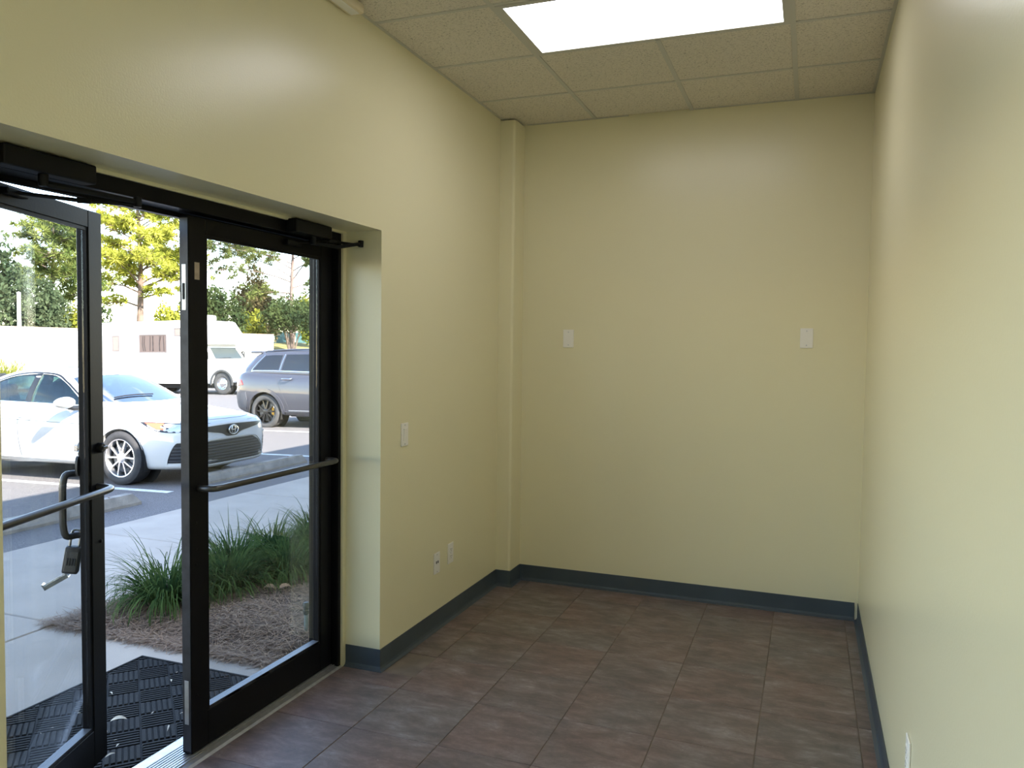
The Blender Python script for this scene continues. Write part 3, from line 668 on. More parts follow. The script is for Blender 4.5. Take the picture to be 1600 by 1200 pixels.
# ------------------------------------------------------------------ far setting: wall, bank, fence, pole
gw = struct('wall_perimeter', MB().box((-33.2, 2, -1.2), (-33, 40.2, 2.23)), GWALL, 'long cream block wall across the parking lot')
obj('wall_coping', MB().box((-33.24, 2, 2.23), (-32.96, 40.2, 2.29)), COPING, gw, label='thin reddish coping')
for k in range(1, 14):                                           # pilasters of the block wall
    pass
bk = MB(); vs = []; n = 40
for j in range(n+1):
    y = 40+40*j/n
    for x, z in ((-33.5, -.7), (-36, .2), (-39, 1.25), (-43, 1.72), (-70, 2.0)): vs.append((x, y, z+.08*sin(y*.9+x)))
bk.add(vs, [(j*5+i, j*5+i+1, (j+1)*5+i+1, (j+1)*5+i) for j in range(n) for i in range(4)])
struct('floor_grass_bank', bk, GREENB, 'sunlit dry grass bank beyond the wall end', smooth='all')
fld = MB().add([(-33.2, 2, -.7), (-33.2, 40, -.7), (-75, 40, -.2), (-75, 2, -.2)], [(0, 1, 2, 3)])
struct('floor_field', fld, GREENB, 'rough ground behind the block wall')
def fence():
    t = thing('screened_fence', 'teal windscreen fence on the grass bank', 'fence', (-44, 58, 1.7))
    TEAL = mat('teal_windscreen', (.03, .085, .09), .8, var=.12, vscale=2)
    for k in range(8):
        y = 48+3.2*k
        obj('fence_post', MB().lathe([(.04, 1.5), (.04, 2.85), (.0001, 2.87)], Matrix.Translation((-44, y, 0)), 8), mat('grey_post', (.3, .32, .32), .5), t)
        if k < 7:
            vs = []; m = 10
            for i in range(m+1):
                for zz in (1.55, 2.75): vs.append((-43.95+.05*sin(i*1.7+k), y+.05+3.1*i/m, zz))
            obj('windscreen_panel', MB().add(vs, [(2*i, 2*i+2, 2*i+3, 2*i+1) for i in range(m)]), TEAL, t)
fence()
t = thing('utility_pole', 'slim white pole standing behind the block wall', 'pole', (-34.5, 22.57, -.6))
obj('pole_shaft', MB().tube([(-34.5, 22.57, -.7), (-34.5, 22.57, 1.6), (-34.5, 22.57, 3.95)], [.10, .095, .085], 12), mat('white_pole', (.75, .74, .72), .6), t, True)
obj('pole_cap', MB().lathe([(.10, 3.94), (.10, 3.98), (.0001, 4.03)], Matrix.Translation((-34.5, 22.57, 0)), 12), mat('white_pole', (.75, .74, .72), .6), t, True)

# ------------------------------------------------------------------ trees
BARK = mat('pine_bark', (.12, .085, .065), .9, var=.35, vscale=3, bump=.4, bscale=12)
BARKP = mat('pinkish_bark', (.15, .105, .09), .9, var=.3, vscale=2, bump=.4, bscale=10)  # pinkish bark tone of the leaning pine
PINE_Y = leaf_mat('pine_needles_yellow_green', (0.1595, 0.1958, 0.029), (0.3987, 0.3987, 0.0725), .9, .35)
PINE_G = leaf_mat('pine_needles_green', (0.075, 0.1125, 0.0312), (0.2375, 0.2625, 0.075), .9, .3)
PINE_D = leaf_mat('pine_needles_grey_green', (0.0625, 0.0938, 0.0312), (0.2125, 0.2375, 0.075), .9, .3)
BR_D = leaf_mat('dark_leaves', (0.0165, 0.0303, 0.0154), (0.066, 0.088, 0.033), .8, .2)
BR_G = leaf_mat('grey_green_leaves', (0.03, 0.05, 0.0275), (0.1, 0.125, 0.065), .8, .25)
BR_Y = leaf_mat('yellow_green_leaves', (0.084, 0.108, 0.015), (0.252, 0.252, 0.042), .8, .35)
BR_B = leaf_mat('brown_green_leaves', (0.055, 0.05, 0.025), (0.18, 0.145, 0.075), 1.0, .3)
def tuft(mb, p, rad, n, r, w=.022, up=.35):
    for i in range(n):
        d = Vector((r.gauss(0, 1), r.gauss(0, 1), r.gauss(up, .8)))
        if d.length < .05: continue
        d.normalize(); sd = d.cross(Vector((r.gauss(0, 1), r.gauss(0, 1), r.gauss(0, 1)))).normalized()*w
        q = p + d*rad*.15; e_ = p + d*rad*(.75+.45*r.random()); o = len(mb.v)
        mb.v += [tuple(q-sd), tuple(q+sd), tuple(e_)]; mb.f.append((o, o+1, o+2))
def pine(name, label, x, y, z0, ht, tr, bark, leaf, branches, seed, tuft_r=.42, tuft_n=46, lean=(0, 0), tw=.032):
    """branches: list of (height on trunk, azimuth deg, length, rise, number of tufts)"""
    r = random.Random(seed); t = thing(name, label, 'tree', (x, y, z0))
    P = []; n = 9
    for i in range(n+1):
        s = i/n; P.append((x+lean[0]*s+.12*sin(5*s+seed), y+lean[1]*s+.12*cos(4*s+seed), z0+ht*s))
    obj('trunk', MB().tube(P, [tr*(1-.78*i/n) for i in range(n+1)], 10), bark, t, True)
    fo = MB(); bb = MB()
    def trunk_at(h):
        s = max(0, min(.999, h/ht))*n; i = int(s); a, b = Vector(P[i]), Vector(P[i+1]); return a.lerp(b, s-i), tr*(1-.78*s/n)
    for h, az, L, rise, nt in branches:
        p0, rr = trunk_at(h); a = radians(az); d = Vector((cos(a), sin(a), 0)); pts = []
        for i in range(7):
            s = i/6; pts.append(p0 + d*L*s + Vector((0, 0, rise*s + .10*L*sin(s*pi)*(.5 if rise < 0 else 1))) + Vector((r.gauss(0, .05), r.gauss(0, .05), r.gauss(0, .05)))*L*.3*s)
        bb.tube(pts, [max(.012, rr*.42*(1-.85*i/6)) for i in range(7)], 6)
        for k in range(nt):
            s = .30+.70*r.random()**.7; i = min(5, int(s*6)); q = pts[i].lerp(pts[i+1], s*6-i)
            off = Vector((r.gauss(0, 1), r.gauss(0, 1), r.gauss(.35, .55)))*L*.13*(.5+s)
            q2 = q+off; bb.tube([q, q2], [.014, .007], 4, cap=False)
            tuft(fo, q2, tuft_r*(.75+.5*r.random()), tuft_n, r, tw)
    obj('branches', bb, bark, t, kind='stuff'); obj('needles', fo, leaf, t, kind='stuff'); return t
def crown_branches(seed, h0, h1, n, L0, L1, nt, rise=.35):
    r = random.Random(seed); out = []
    for i in range(n):
        s = i/(n-1); L = L0+(L1-L0)*s; out.append((h0+(h1-h0)*s+r.uniform(-.2, .2), (i*137.5+r.uniform(-25, 25)) % 360, L*r.uniform(.75, 1.15), rise*L*r.uniform(.4, 1.4), max(3, int(nt*r.uniform(.7, 1.2)*(.5+.5*L/max(L0, L1))))))
    return out
pine('pine_tree', 'green pine with an open crown above the block wall, left', -38, 27.15, -.5, 8.7, .20, BARK, PINE_G, crown_branches(3, 4.0, 8.7, 30, 2.7, 1.4, 17), 3)
pine('pine_tree', 'tall sunlit yellow-green pine seen through the door gap', -40, 35.2, -.4, 13.2, .27, BARK, PINE_Y, [(4.4, 200, 2.6, .1, 16), (4.9, 20, 2.6, .3, 14), (5.3, 215, 3.0, .5, 20), (5.6, 10, 3.2, .4, 20), (6.3, 200, 3.4, .6, 26), (6.8, 25, 3.6, .5, 28), (7.6, 190, 3.4, .7, 28), (8.3, 15, 3.5, .6, 28), (9.2, 205, 3.3, .6, 28), (10, 20, 3.2, .5, 28)] + crown_branches(8, 5.4, 13.2, 40, 3.6, 2.0, 24) + [(5.2, 20, .8, .3, 9), (5.5, 200, .8, .4, 9)], 5, tuft_r=.46)
pine('pine_tree', 'leaning pine with long bare limbs at the right pane', -38, 49.2, -.2, 14.5, .225, BARKP, PINE_D,
     [(6.9, 205, 7.4, .5, 46), (7.3, 196, 5.4, 1.6, 34), (8.4, 208, 6.6, .6, 44), (9.2, 200, 7.6, .9, 52), (8.0, 203, 7.8, 1.9, 50), (9.8, 212, 6.0, .9, 40), (6.0, 198, 4.2, -.3, 16), (7.0, 30, 3.6, 4.2, 20), (5.4, 190, 2.6, .5, 10), (10.4, 55, 3.5, 1.5, 24), (10.8, 203, 6.2, .6, 44), (11.6, 205, 5.4, .8, 36), (11.5, 100, 3.5, 1.0, 20), (12.5, 230, 3.5, 1.2, 22), (13.3, 30, 2.5, .8, 18), (14, 180, 2, .6, 14), (7.8, 10, 3.2, 1.0, 20), (6.4, 40, 2.4, .3, 12), (8.8, 20, 3.0, .8, 20)], 9, tuft_r=.46, tuft_n=40, tw=.034)
def bush(name, label, x, y, z0, rx, rz, leaf, n, seed, size=.11, group=None, blobs=9, cat='tree', zs=None):
    r = random.Random(seed); t = thing(name, label, cat, (x, y, z0), group=group)
    fo = MB(); cs = []
    for i in range(blobs):
        a = r.random()*2*pi; q = r.random()**.5*.62; cs.append((Vector((x+cos(a)*rx*q, y+sin(a)*rx*q, z0+rz*(.42+.42*r.random()*(1.25-q)))), r.uniform(.32, .5)))
    for i in range(n):
        c, s = cs[r.randrange(blobs)]; d = Vector((r.gauss(0, 1), r.gauss(0, 1), r.gauss(0, 1))).normalized()
        p = c + Vector((d.x*rx*s, d.y*rx*s, d.z*rz*s*.75))*(.55+.45*r.random())
        if p.z < z0+.05: continue
        u = Vector((r.gauss(0, 1), r.gauss(0, 1), r.gauss(0, 1))).normalized(); v = u.orthogonal().normalized(); L = size*(.6+.8*r.random()); o = len(fo.v)
        fo.v += [tuple(p-u*L), tuple(p+v*L*.45), tuple(p+u*L), tuple(p-v*L*.45)]; fo.f.append((o, o+1, o+2, o+3))
    st_ = MB()
    for c, s in cs[:6]: st_.tube([(x+r.uniform(-.1, .1), y+r.uniform(-.1, .1), (z0 if zs is None else zs)-.1), ((x+c.x)/2+r.uniform(-.2, .2), (y+c.y)/2, z0+(c.z-z0)*.5), c], [.09*min(1, rx/2), .05*min(1, rx/2), .02], 5)
    obj('stems', st_, BARK, t); obj('leaves', fo, leaf, t, kind='stuff'); return t
bush('leafy_tree', 'grey-green dense tree behind the wall at the far left', -36.2, 22.3, -.5, 2.2, 6.4, BR_G, 7000, 21, .12, blobs=16)
bush('leafy_tree', 'dull grey-green bushy tree below the left pine', -35.8, 25.0, -.5, 1.6, 5.0, BR_G, 5000, 22, .11, blobs=12)
bush('leafy_tree', 'low yellow-green bush over the wall beside the left door stile', -35.2, 26.2, -.5, 1.1, 4.2, BR_Y, 2600, 23, .10)
bush('leafy_tree', 'small dark tree just left of the motorhome roof', -36.5, 28.6, -.5, 1.1, 4.6, BR_D, 2200, 24, .11)
bush('leafy_tree', 'yellow-green bush peeking over the motorhome roof', -37.5, 35.3, -.5, 1.6, 5.0, BR_Y, 2600, 25, .12)
bush('leafy_tree', 'dark rounded tree behind the motorhome cabover', -42, 44.3, -.5, 3.0, 6.0, BR_D, 7500, 26, .15, blobs=16)
bush('leafy_tree', 'brown and green tall bush left of the leaning pine', -43.5, 51.2, -.1, 2.4, 7.2, BR_B, 6500, 27, .15, blobs=14)
bush('leafy_tree', 'bright yellow-green bush in front of the brown one', -41, 47.9, .4, 1.4, 4.5, BR_Y, 3200, 28, .14)
bush('leafy_tree', 'dark glossy hedge tree around the leaning pine trunk', -36.4, 46.8, 1.75, 2.7, 3.6, BR_D, 5200, 29, .12, blobs=16, zs=.2)
bush('leafy_tree', 'light yellow-green tree at the right edge of the pane', -39.5, 54.6, 1.0, 1.7, 5.1, BR_Y, 3600, 30, .14)
bush('leafy_tree', 'dark hedge tree far behind the parked SUV', -46, 62.5, 1.2, 3.4, 5.4, BR_D, 5500, 31, .16, blobs=14)
pine('pine_tree', 'thin far pine at the very left edge, nearly bare', -50, 32.3, -.3, 8.3, .16, BARK, PINE_D, crown_branches(13, 5.5, 8.2, 9, 1.5, .8, 5), 13)
def spiky(x, y, z0):
    t = thing('spiky_shrub', 'yellow-green spiky shrub at the foot of the block wall', 'shrub', (x, y, z0)); r = random.Random(40); mb = MB()
    for i in range(260):
        a = r.random()*2*pi; L = 1.3+1.0*r.random(); d = Vector((cos(a), sin(a), 0)); s_ = Vector((-sin(a), cos(a), 0))*.022; p = Vector((x+.5*r.gauss(0, 1)*.6, y+.5*r.gauss(0, 1)*.9, z0+.25)); th = r.uniform(.05, .75); o = len(mb.v)
        for s in range(5):
            mb.v += [tuple(p-s_*(1-s/4.2)), tuple(p+s_*(1-s/4.2))]; p = p+(d*sin(th)+Vector((0, 0, cos(th))))*L/4; th += .3
        mb.f += [(o+2*s, o+2*s+1, o+2*s+3, o+2*s+2) for s in range(4)]
    obj('blades', mb, PINE_Y, t, kind='stuff'); obj('crown_base', MB().lathe([(.35, 0), (.28, .2), (.0001, .3)], Matrix.Translation((x, y, z0)), 10), BARK, t)
spiky(-31, 19.2, lotz(-31))

# ------------------------------------------------------------------ vehicles
WHITEP = mat('white_car_paint', (.50, .50, .495), .35, coat=1.0)
GREYP = mat('slate_grey_car_paint', (.075, .075, .095), .35, metal=.35, coat=1.0)
CLAD = mat('grey_bumper_plastic', (.10, .10, .115), .5)
CARGLASS = glass_mat('tinted_car_window', (.50, .62, .60), 1.75)
WSGLASS = glass_mat('windshield_glass', (.42, .52, .60), 7.0)
DARKG = mat('privacy_glass', (.012, .013, .016), .05, spec=.9)
CABIN = mat('dark_cabin_trim', (.025, .026, .03), .7)
SEAT = mat('dark_seat_cloth', (.012, .014, .02), .8)
TYRE = mat('tyre_rubber', (.028, .028, .030), .8, var=.2, vscale=20)
TYRE_S = mat('dusty_tyre_rubber', (.075, .072, .07), .85, var=.2, vscale=20)
RIM = mat('machined_alloy', (.70, .70, .71), .25, metal=.9)
RIMD = mat('dark_alloy', (.05, .05, .055), .35, metal=.6)
RIMB = mat('gloss_black_alloy', (.02, .02, .022), .25, metal=.4, coat=.5)
GRILLE = mat('black_grille', (.014, .015, .017), .35)
UNDER = mat('underbody', (.012, .012, .012), .9)
LAMPG = glass_mat('lamp_lens', (.86, .88, .9), 1.6)
LAMPI = mat('lamp_reflector', (.50, .52, .55), .2, metal=.7)
AMBER = mat('amber_reflector', (.50, .10, .045), .3, coat=.6)
REDL = mat('red_tail_lens', (.38, .008, .012), .25, coat=.8)
SEAM = mat('panel_gap', (.10, .10, .11), .8)

def eval_new(mb, mods, name='tmp'):
    me = bpy.data.meshes.new(name); me.from_pydata(mb.v, [], mb.f)
    bm = bmesh.new(); bm.from_mesh(me); bmesh.ops.recalc_face_normals(bm, faces=bm.faces[:]); bm.to_mesh(me); bm.free()
    o = bpy.data.objects.new(name, me); COL.objects.link(o); extra = []
    for kind, arg in mods:
        m = o.modifiers.new(kind, kind)
        if kind == 'SUBSURF': m.levels = arg; m.render_levels = arg
        if kind == 'SOLIDIFY': m.thickness = arg; m.offset = -1
        if kind == 'BOOLEAN':
            cm = bpy.data.meshes.new('cut'); cm.from_pydata(arg.v, [], arg.f)
            bm = bmesh.new(); bm.from_mesh(cm); bmesh.ops.recalc_face_normals(bm, faces=bm.faces[:]); bm.to_mesh(cm); bm.free()
            c = bpy.data.objects.new('cut', cm); COL.objects.link(c); m.object = c; m.operation = 'DIFFERENCE'; m.solver = 'EXACT'; extra.append(c)
    bpy.context.view_layer.update()
    dg = bpy.context.evaluated_depsgraph_get(); res = bpy.data.meshes.new_from_object(o.evaluated_get(dg))
    for c in extra+[o]:
        d = c.data; bpy.data.objects.remove(c); bpy.data.meshes.remove(d)
    return res
def bvh_of(me):
    return BVHTree.FromPolygons([v.co.copy() for v in me.vertices], [tuple(p.vertices) for p in me.polygons])
def loft(stations, close=True):
    """stations: (X, [(y, z) bottom centre ... top centre]) mirrored about y = 0"""
    mb = MB(); rings = []
    for X, half in stations:
        ring = [(X, y, z) for y, z in half] + [(X, -y, z) for y, z in reversed(half[1:-1])]
        rings.append(ring)
    k = len(rings[0]); vs = [p for r_ in rings for p in r_]
    fs = [(i*k+j, i*k+(j+1) % k, (i+1)*k+(j+1) % k, (i+1)*k+j) for i in range(len(rings)-1) for j in range(k)]
    if close: fs += [tuple(range(k-1, -1, -1)), tuple((len(rings)-1)*k+j for j in range(k))]
    return mb.add(vs, fs)
def body_station(X, w, zb, zt, zc, wt, crease=.62):
    h = zt-zb
    return (X, [(0, zb), (.75*w, zb), (.92*w, zb+.02), (w*.96, zb+.10*h+.02), (w, zb+crease*h*.75), (w*.992, zb+crease*h*1.2), (w*.965, zb+.88*h), (wt, zt), (wt*.78, zt+.55*(zc-zt)), (wt*.4, zt+.9*(zc-zt)), (0, zc)])
def finish(name, me, m, parent, smooth=True, angle=38, label=None):
    me.materials.clear(); me.materials.append(m)
    me.polygons.foreach_set('use_smooth', [True]*len(me.polygons))
    try: me.set_sharp_from_angle(angle=radians(angle))
    except Exception: pass
    me.name = name; return mesh_obj(name, me, parent, label)
def patch(name, m, parent, outline, axis, bvh, off=.004, thick=.006, h=.05, side=1, label=None, flat=None):
    """a thin curved panel: a flat outline laid onto the body surface along an axis, given its own thickness"""
    bm = bmesh.new(); vs = [bm.verts.new((p[0], p[1], 0)) for p in outline]
    try: bm.faces.new(vs)
    except Exception: bm.free(); return None
    bmesh.ops.triangulate(bm, faces=bm.faces[:], ngon_method='EAR_CLIP')
    xs = [p[0] for p in outline]; ys = [p[1] for p in outline]
    for ax, lo, hi in ((0, min(xs), max(xs)), (1, min(ys), max(ys))):
        n = max(1, int((hi-lo)/h))
        for i in range(1, n):
            c = lo+(hi-lo)*i/n; co = Vector((c, 0, 0)) if ax == 0 else Vector((0, c, 0)); no = Vector((1, 0, 0)) if ax == 0 else Vector((0, 1, 0))
            bmesh.ops.bisect_plane(bm, geom=bm.verts[:]+bm.edges[:]+bm.faces[:], plane_co=co, plane_no=no, dist=1e-5)
    bm.verts.index_update(); T = []; Bt = []
    for v in bm.verts:
        a, b = v.co.x, v.co.y
        if axis == 'Y': o, d = Vector((a, 4*side, b)), Vector((0, -side, 0))
        elif axis == 'Z': o, d = Vector((a, b*side, 4)), Vector((0, 0, -1))
        else: o, d = Vector((4*(1 if axis == 'X' else -1)-1.4, a*side, b)), Vector((-1 if axis == 'X' else 1, 0, 0))
        loc, nor, idx, dist = bvh.ray_cast(o, d)
        if loc is None:
            g = Vector((a, .8*side, b)) if axis == 'Y' else (Vector((a, b*side, 1.2)) if axis == 'Z' else Vector((.9 if axis == 'X' else -3.9, a*side, b)))
            loc, nor, idx, dist = bvh.find_nearest(g)
        if nor.dot(d) > 0: nor = -nor
        T.append(loc+nor*off); Bt.append(loc+nor*(off-thick))
    n = len(T); flip = False
    fs = [[v.index for v in f.verts] for f in bm.faces]; bd = [(e_.verts[0].index, e_.verts[1].index) for e_ in bm.edges if len(e_.link_faces) == 1]; bm.free()
    me = bpy.data.meshes.new(name)
    me.from_pydata([tuple(p) for p in T]+[tuple(p) for p in Bt], [], [tuple(f) for f in fs]+[tuple(i+n for i in reversed(f)) for f in fs]+[(a, b, b+n, a+n) for a, b in bd])
    b2 = bmesh.new(); b2.from_mesh(me); bmesh.ops.recalc_face_normals(b2, faces=b2.faces[:]); b2.to_mesh(me); b2.free()
    return finish(name, me, m, parent, label=label)
def sl2(pts, n=5, closed=False): return [(p.x, p.y) for p in spl([(a, b, 0) for a, b in pts], n, closed)]
def stroke(pts, w):
    P = [Vector((a, b)) for a, b in pts]; L = []; R = []
    for i in range(len(P)):
        t = (P[min(i+1, len(P)-1)]-P[max(i-1, 0)]).normalized(); nn = Vector((-t.y, t.x))*w/2; L.append(P[i]+nn); R.append(P[i]-nn)
    return [(p.x, p.y) for p in L]+[(p.x, p.y) for p in reversed(R)]
def wheel(parent, x, y, R, width, rr, style, side, tyre):
    """side -1: outer face towards -y"""
    M = Matrix.Translation((x, y, R)) @ Matrix.Rotation(pi/2, 4, 'X') if side < 0 else Matrix.Translation((x, y, R)) @ Matrix.Rotation(-pi/2, 4, 'X')
    w = width; prof = [(rr, -w*.98), (rr+.01, -w), (R-.03, -w), (R-.006, -w+.02), (R, -w+.045), (R, -.045), (R-.006, -.02), (R-.03, -.004), (R*.5+rr*.5, .004), (rr+.012, .0), (rr, -.008)]
    t = obj('wheel', MB().lathe(prof, M, 40), tyre, parent, True, local=True)
    rm = {'alloy': RIM, 'black': RIMB, 'steel': CHROME}[style]
    obj('rim', MB().lathe([(rr, -.008), (rr-.004, -.002), (rr-.016, -.006), (rr-.024, -.05), (rr-.03, -w*.8)], M, 40), rm, t, True, local=True)
    obj('brake_disc', MB().lathe([(rr*.78, -.10), (rr*.78, -.085), (.05, -.085), (.0001, -.08)], M, 28), mat('brake_steel', (.16, .16, .165), .4, metal=.7), t, True, local=True)
    obj('wheel_back', MB().lathe([(rr-.02, -w*.6), (.0001, -w*.6)], M, 24), UNDER, t, local=True)
    if style == 'steel':
        obj('hub_simulator', MB().lathe([(rr-.02, -.03), (rr*.75, -.055), (rr*.55, -.045), (rr*.5, .0), (rr*.32, .015), (.0001, .018)], M, 28), CHROME, t, True, local=True)
        for k in range(8):
            a = k*pi/4; obj('lug_nut', MB().lathe([(.014, -.04), (.014, .012), (.0001, .016)], M @ Matrix.Translation((rr*.62*cos(a), rr*.62*sin(a), -.02)), 8), CHROME, t, True, local=True)
        return t
    base = RIM if style == 'alloy' else RIMB
    n = 5
    spokes = []
    for k in range(n):
        for q in (-1, 1):
            a = 2*pi*k/n + pi/2; sp = .20 if style == 'alloy' else .16
            d0, d1 = a+q*.14, a+q*(sp+.12)
            p0 = Vector((cos(d0)*.05, sin(d0)*.05)); p1 = Vector((cos(d1)*(rr-.014), sin(d1)*(rr-.014))); dd = (p1-p0).normalized(); nn = Vector((-dd.y, dd.x)); w0, w1 = (.011, .010) if style == 'alloy' else (.017, .012)
            if spokes and False: pass
            mb = MB(); z0, z1 = .0, -.008
            vs = [p0-nn*w0, p0+nn*w0, p1+nn*w1, p1-nn*w1]
            V = [Vector((v.x, v.y, (z0 if i in (0, 1) else z1)-.022)) for i, v in enumerate(vs)]
            Vb = [Vector((v.x, v.y, -.07)) for v in vs]
            mb.add([M @ v for v in V+Vb], [(0, 1, 2, 3), (4, 7, 6, 5), (0, 4, 5, 1), (1, 5, 6, 2), (2, 6, 7, 3), (3, 7, 4, 0)])
            obj('spoke', mb, base, t, local=True)
    for k in range(n):                                             # darker web between the paired spokes
        a = 2*pi*k/n + pi/2; p = [Vector((cos(a+d)*r_, sin(a+d)*r_)) for r_, d in ((.05, -.1), (.05, .1), (rr*.55, .2), (rr*.55, -.2))]
        mb = MB().add([M @ Vector((v.x, v.y, -.042)) for v in p]+[M @ Vector((v.x, v.y, -.07)) for v in p], [(0, 1, 2, 3), (4, 7, 6, 5), (0, 4, 5, 1), (1, 5, 6, 2), (2, 6, 7, 3), (3, 7, 4, 0)])
        obj('spoke_web', mb, RIMD, t, local=True)
    obj('hub_cap', MB().lathe([(.062, -.07), (.062, -.024), (.045, -.014), (.032, -.012), (.030, -.008), (.0001, -.006)], M, 20), base, t, True, local=True)
    return t
def arch_liner(parent, x, y, R, side):
    M = Matrix.Translation((x, y, R*.98)) @ Matrix.Rotation(pi/2, 4, 'X')
    mb = MB(); seg = 16; d = .30
    vs = []
    for i in range(seg+1):
        a = pi*(-.12)+pi*1.24*i/seg
        for h in (0, d): vs.append(M @ Vector((cos(a)*(R+.052), sin(a)*(R+.052), -h if side < 0 else h)))
    mb.add(vs, [(2*i, 2*i+2, 2*i+3, 2*i+1) for i in range(seg)])
    mb.lathe([(R+.052, -d if side < 0 else d), (.0001, -d if side < 0 else d)], M, 24)
    obj('wheel_arch_liner', mb, UNDER, parent, local=True)

def sedan():
    ax, yc = -5.91, 3.13; z = lotz(ax)
    M = Matrix.Translation((ax, yc, z)) @ Matrix.Rotation(radians(-1.15), 4, 'Y')
    t = thing('sedan_car', 'white four-door sedan parked nose-in beyond the doors', 'car', M=M)
    S = [body_station(*a) for a in (
        (.925, .40, .26, .655, .70, .36), (.915, .56, .225, .685, .735, .52), (.87, .70, .20, .715, .775, .64), (.77, .80, .185, .75, .815, .715), (.60, .865, .18, .785, .855, .755),
        (.35, .90, .175, .80, .885, .78), (0, .912, .175, .85, .935, .79), (-.35, .918, .185, .895, .97, .79), (-.62, .92, .19, .925, .955, .79), (-1.2, .92, .19, .95, .93, .79),
        (-2.0, .92, .19, .965, .93, .785), (-2.75, .915, .195, .985, .955, .775), (-3.2, .90, .21, 1.005, 1.06, .76), (-3.55, .865, .25, 1.025, 1.09, .74), (-3.78, .80, .31, 1.02, 1.075, .69), (-3.88, .68, .38, .97, 1.01, .58), (-3.905, .5, .42, .9, .94, .42))]
    WB, R = -2.825, .333
    body0 = eval_new(loft(S), [('SUBSURF', 2)]); bv = bvh_of(body0)
    cut = MB()
    for x in (0, WB):
        for s in (1, -1): cut.lathe([(R+.034, -.17), (R+.034, .17)], Matrix.Translation((x, s*.88, R*.98)) @ Matrix.Rotation(pi/2, 4, 'X'), 40, caps=True)
    b = eval_new(loft(S), [('SUBSURF', 2), ('BOOLEAN', cut)]); finish('body_shell', b, WHITEP, t)
    # greenhouse
    def gs(X, wb, zb, we, ze, zr):
        return (X, [(0, zb-.06), (wb*.98, zb-.06), (wb, zb), (wb*.55+we*.45+.012, zb*.52+ze*.48), (we, ze), (we*.80, ze+.62*(zr-ze)), (we*.42, ze+.93*(zr-ze)), (0, zr)])
    G = [gs(*a) for a in ((-.24, .50, .92, .48, .93, .945), (-.42, .70, .925, .68, .95, 1.03), (-.62, .775, .93, .735, 1.00, 1.135), (-.9, .785, .94, .675, 1.155, 1.275), (-1.2, .785, .95, .60, 1.305, 1.38), (-1.5, .785, .955, .575, 1.375, 1.425), (-1.85, .785, .96, .57, 1.395, 1.445), (-2.25, .78, .965, .57, 1.36, 1.42), (-2.6, .775, .975, .58, 1.27, 1.345), (-2.9, .765, .985, .60, 1.15, 1.235), (-3.2, .74, 1.0, .62, 1.06, 1.12), (-3.4, .68, 1.02, .60, 1.045, 1.075))]
    g0 = eval_new(loft(G), [('SUBSURF', 2)]); gv = bvh_of(g0)
    def fr_win(d=0.): return sl2([(-.70+d*2, .962-d), (-1.66-d, .984-d)], 1) + sl2([(-1.66-d, 1.345+d), (-1.42, 1.325+d), (-1.18, 1.235+d), (-.98, 1.130+d), (-.70+d*2, .962-d+.004)], 4)[:-1]
    def rr_win(d=0.): return sl2([(-1.75+d, .986-d), (-2.70-d, 1.012-d)], 1) + sl2([(-2.70-d, 1.03), (-2.62-d, 1.13), (-2.45, 1.235+d), (-2.15, 1.315+d), (-1.75+d, 1.347+d)], 4)
    def ws(d=0.): return sl2([(-.60+d, -.715-d), (-.40+d, -.52), (-.33+d, -.25), (-.315+d, 0), (-.33+d, .25), (-.40+d, .52), (-.60+d, .715+d)], 4)[:-1] + sl2([(-.60+d, .715+d), (-.88, .645+d), (-1.16-d, .545+d)], 4)[:-1] + sl2([(-1.16-d, .545+d), (-1.10-d, .28), (-1.08-d, 0), (-1.10-d, -.28), (-1.16-d, -.545-d)], 4)[:-1] + sl2([(-1.16-d, -.545-d), (-.88, -.645-d), (-.60+d, -.715-d)], 4)[:-1]
    def rw(d=0.): return [(-2.62+d, -.5-d), (-2.62+d, .5+d), (-3.14-d, .57+d), (-3.2-d, 0), (-3.14-d, -.57-d)]
    RY = Matrix(((1, 0, 0, 0), (0, 0, 1, 0), (0, 1, 0, 0), (0, 0, 0, 1)))
    cuts = [MB().prism(fr_win(), -1.2, 1.2, RY), MB().prism(rr_win(), -1.2, 1.2, RY), MB().prism(ws(), .93, 2), MB().prism(rw(), 1.0, 2)]
    # the inner skin: cut the cavity, then the openings
    inner = loft([(X, [(y*.955 if y else 0, zz-(.03 if i > 1 else .10)) for i, (y, zz) in enumerate(h)]) for X, h in G])
    inner_me = eval_new(inner, [('SUBSURF', 2)]); im = MB().add([v.co[:] for v in inner_me.vertices], [tuple(p.vertices) for p in inner_me.polygons])
    gh = eval_new(loft(G), [('SUBSURF', 2), ('BOOLEAN', im)]+[('BOOLEAN', c) for c in cuts])
    finish('roof_and_pillars', gh, WHITEP, t)
    patch('windshield', WSGLASS, t, ws(.012), 'Z', gv, -.006, .005, .09, label='blue-tinted windshield glass')
    patch('rear_window', CARGLASS, t, rw(.01), 'Z', gv, -.006, .005, .12)
    for s in (-1, 1):
        patch('front_side_window', CARGLASS, t, fr_win(.012), 'Y', gv, -.006, .005, .10, s)
        patch('rear_side_window', CARGLASS, t, rr_win(.012), 'Y', gv, -.006, .005, .10, s)
        patch('pillar_trim', GRILLE, t, [(-1.655, .975), (-1.755, .977), (-1.755, 1.350), (-1.655, 1.350)], 'Y', gv, .003, .006, .08, s, label='glossy black door pillar cover')
        patch('window_trim', CHROME, t, stroke(sl2([(-.66, .948), (-1.2, .965), (-2.74, 1.002)], 5), .012), 'Y', gv, .006, .008, .12, s, label='bright belt moulding')
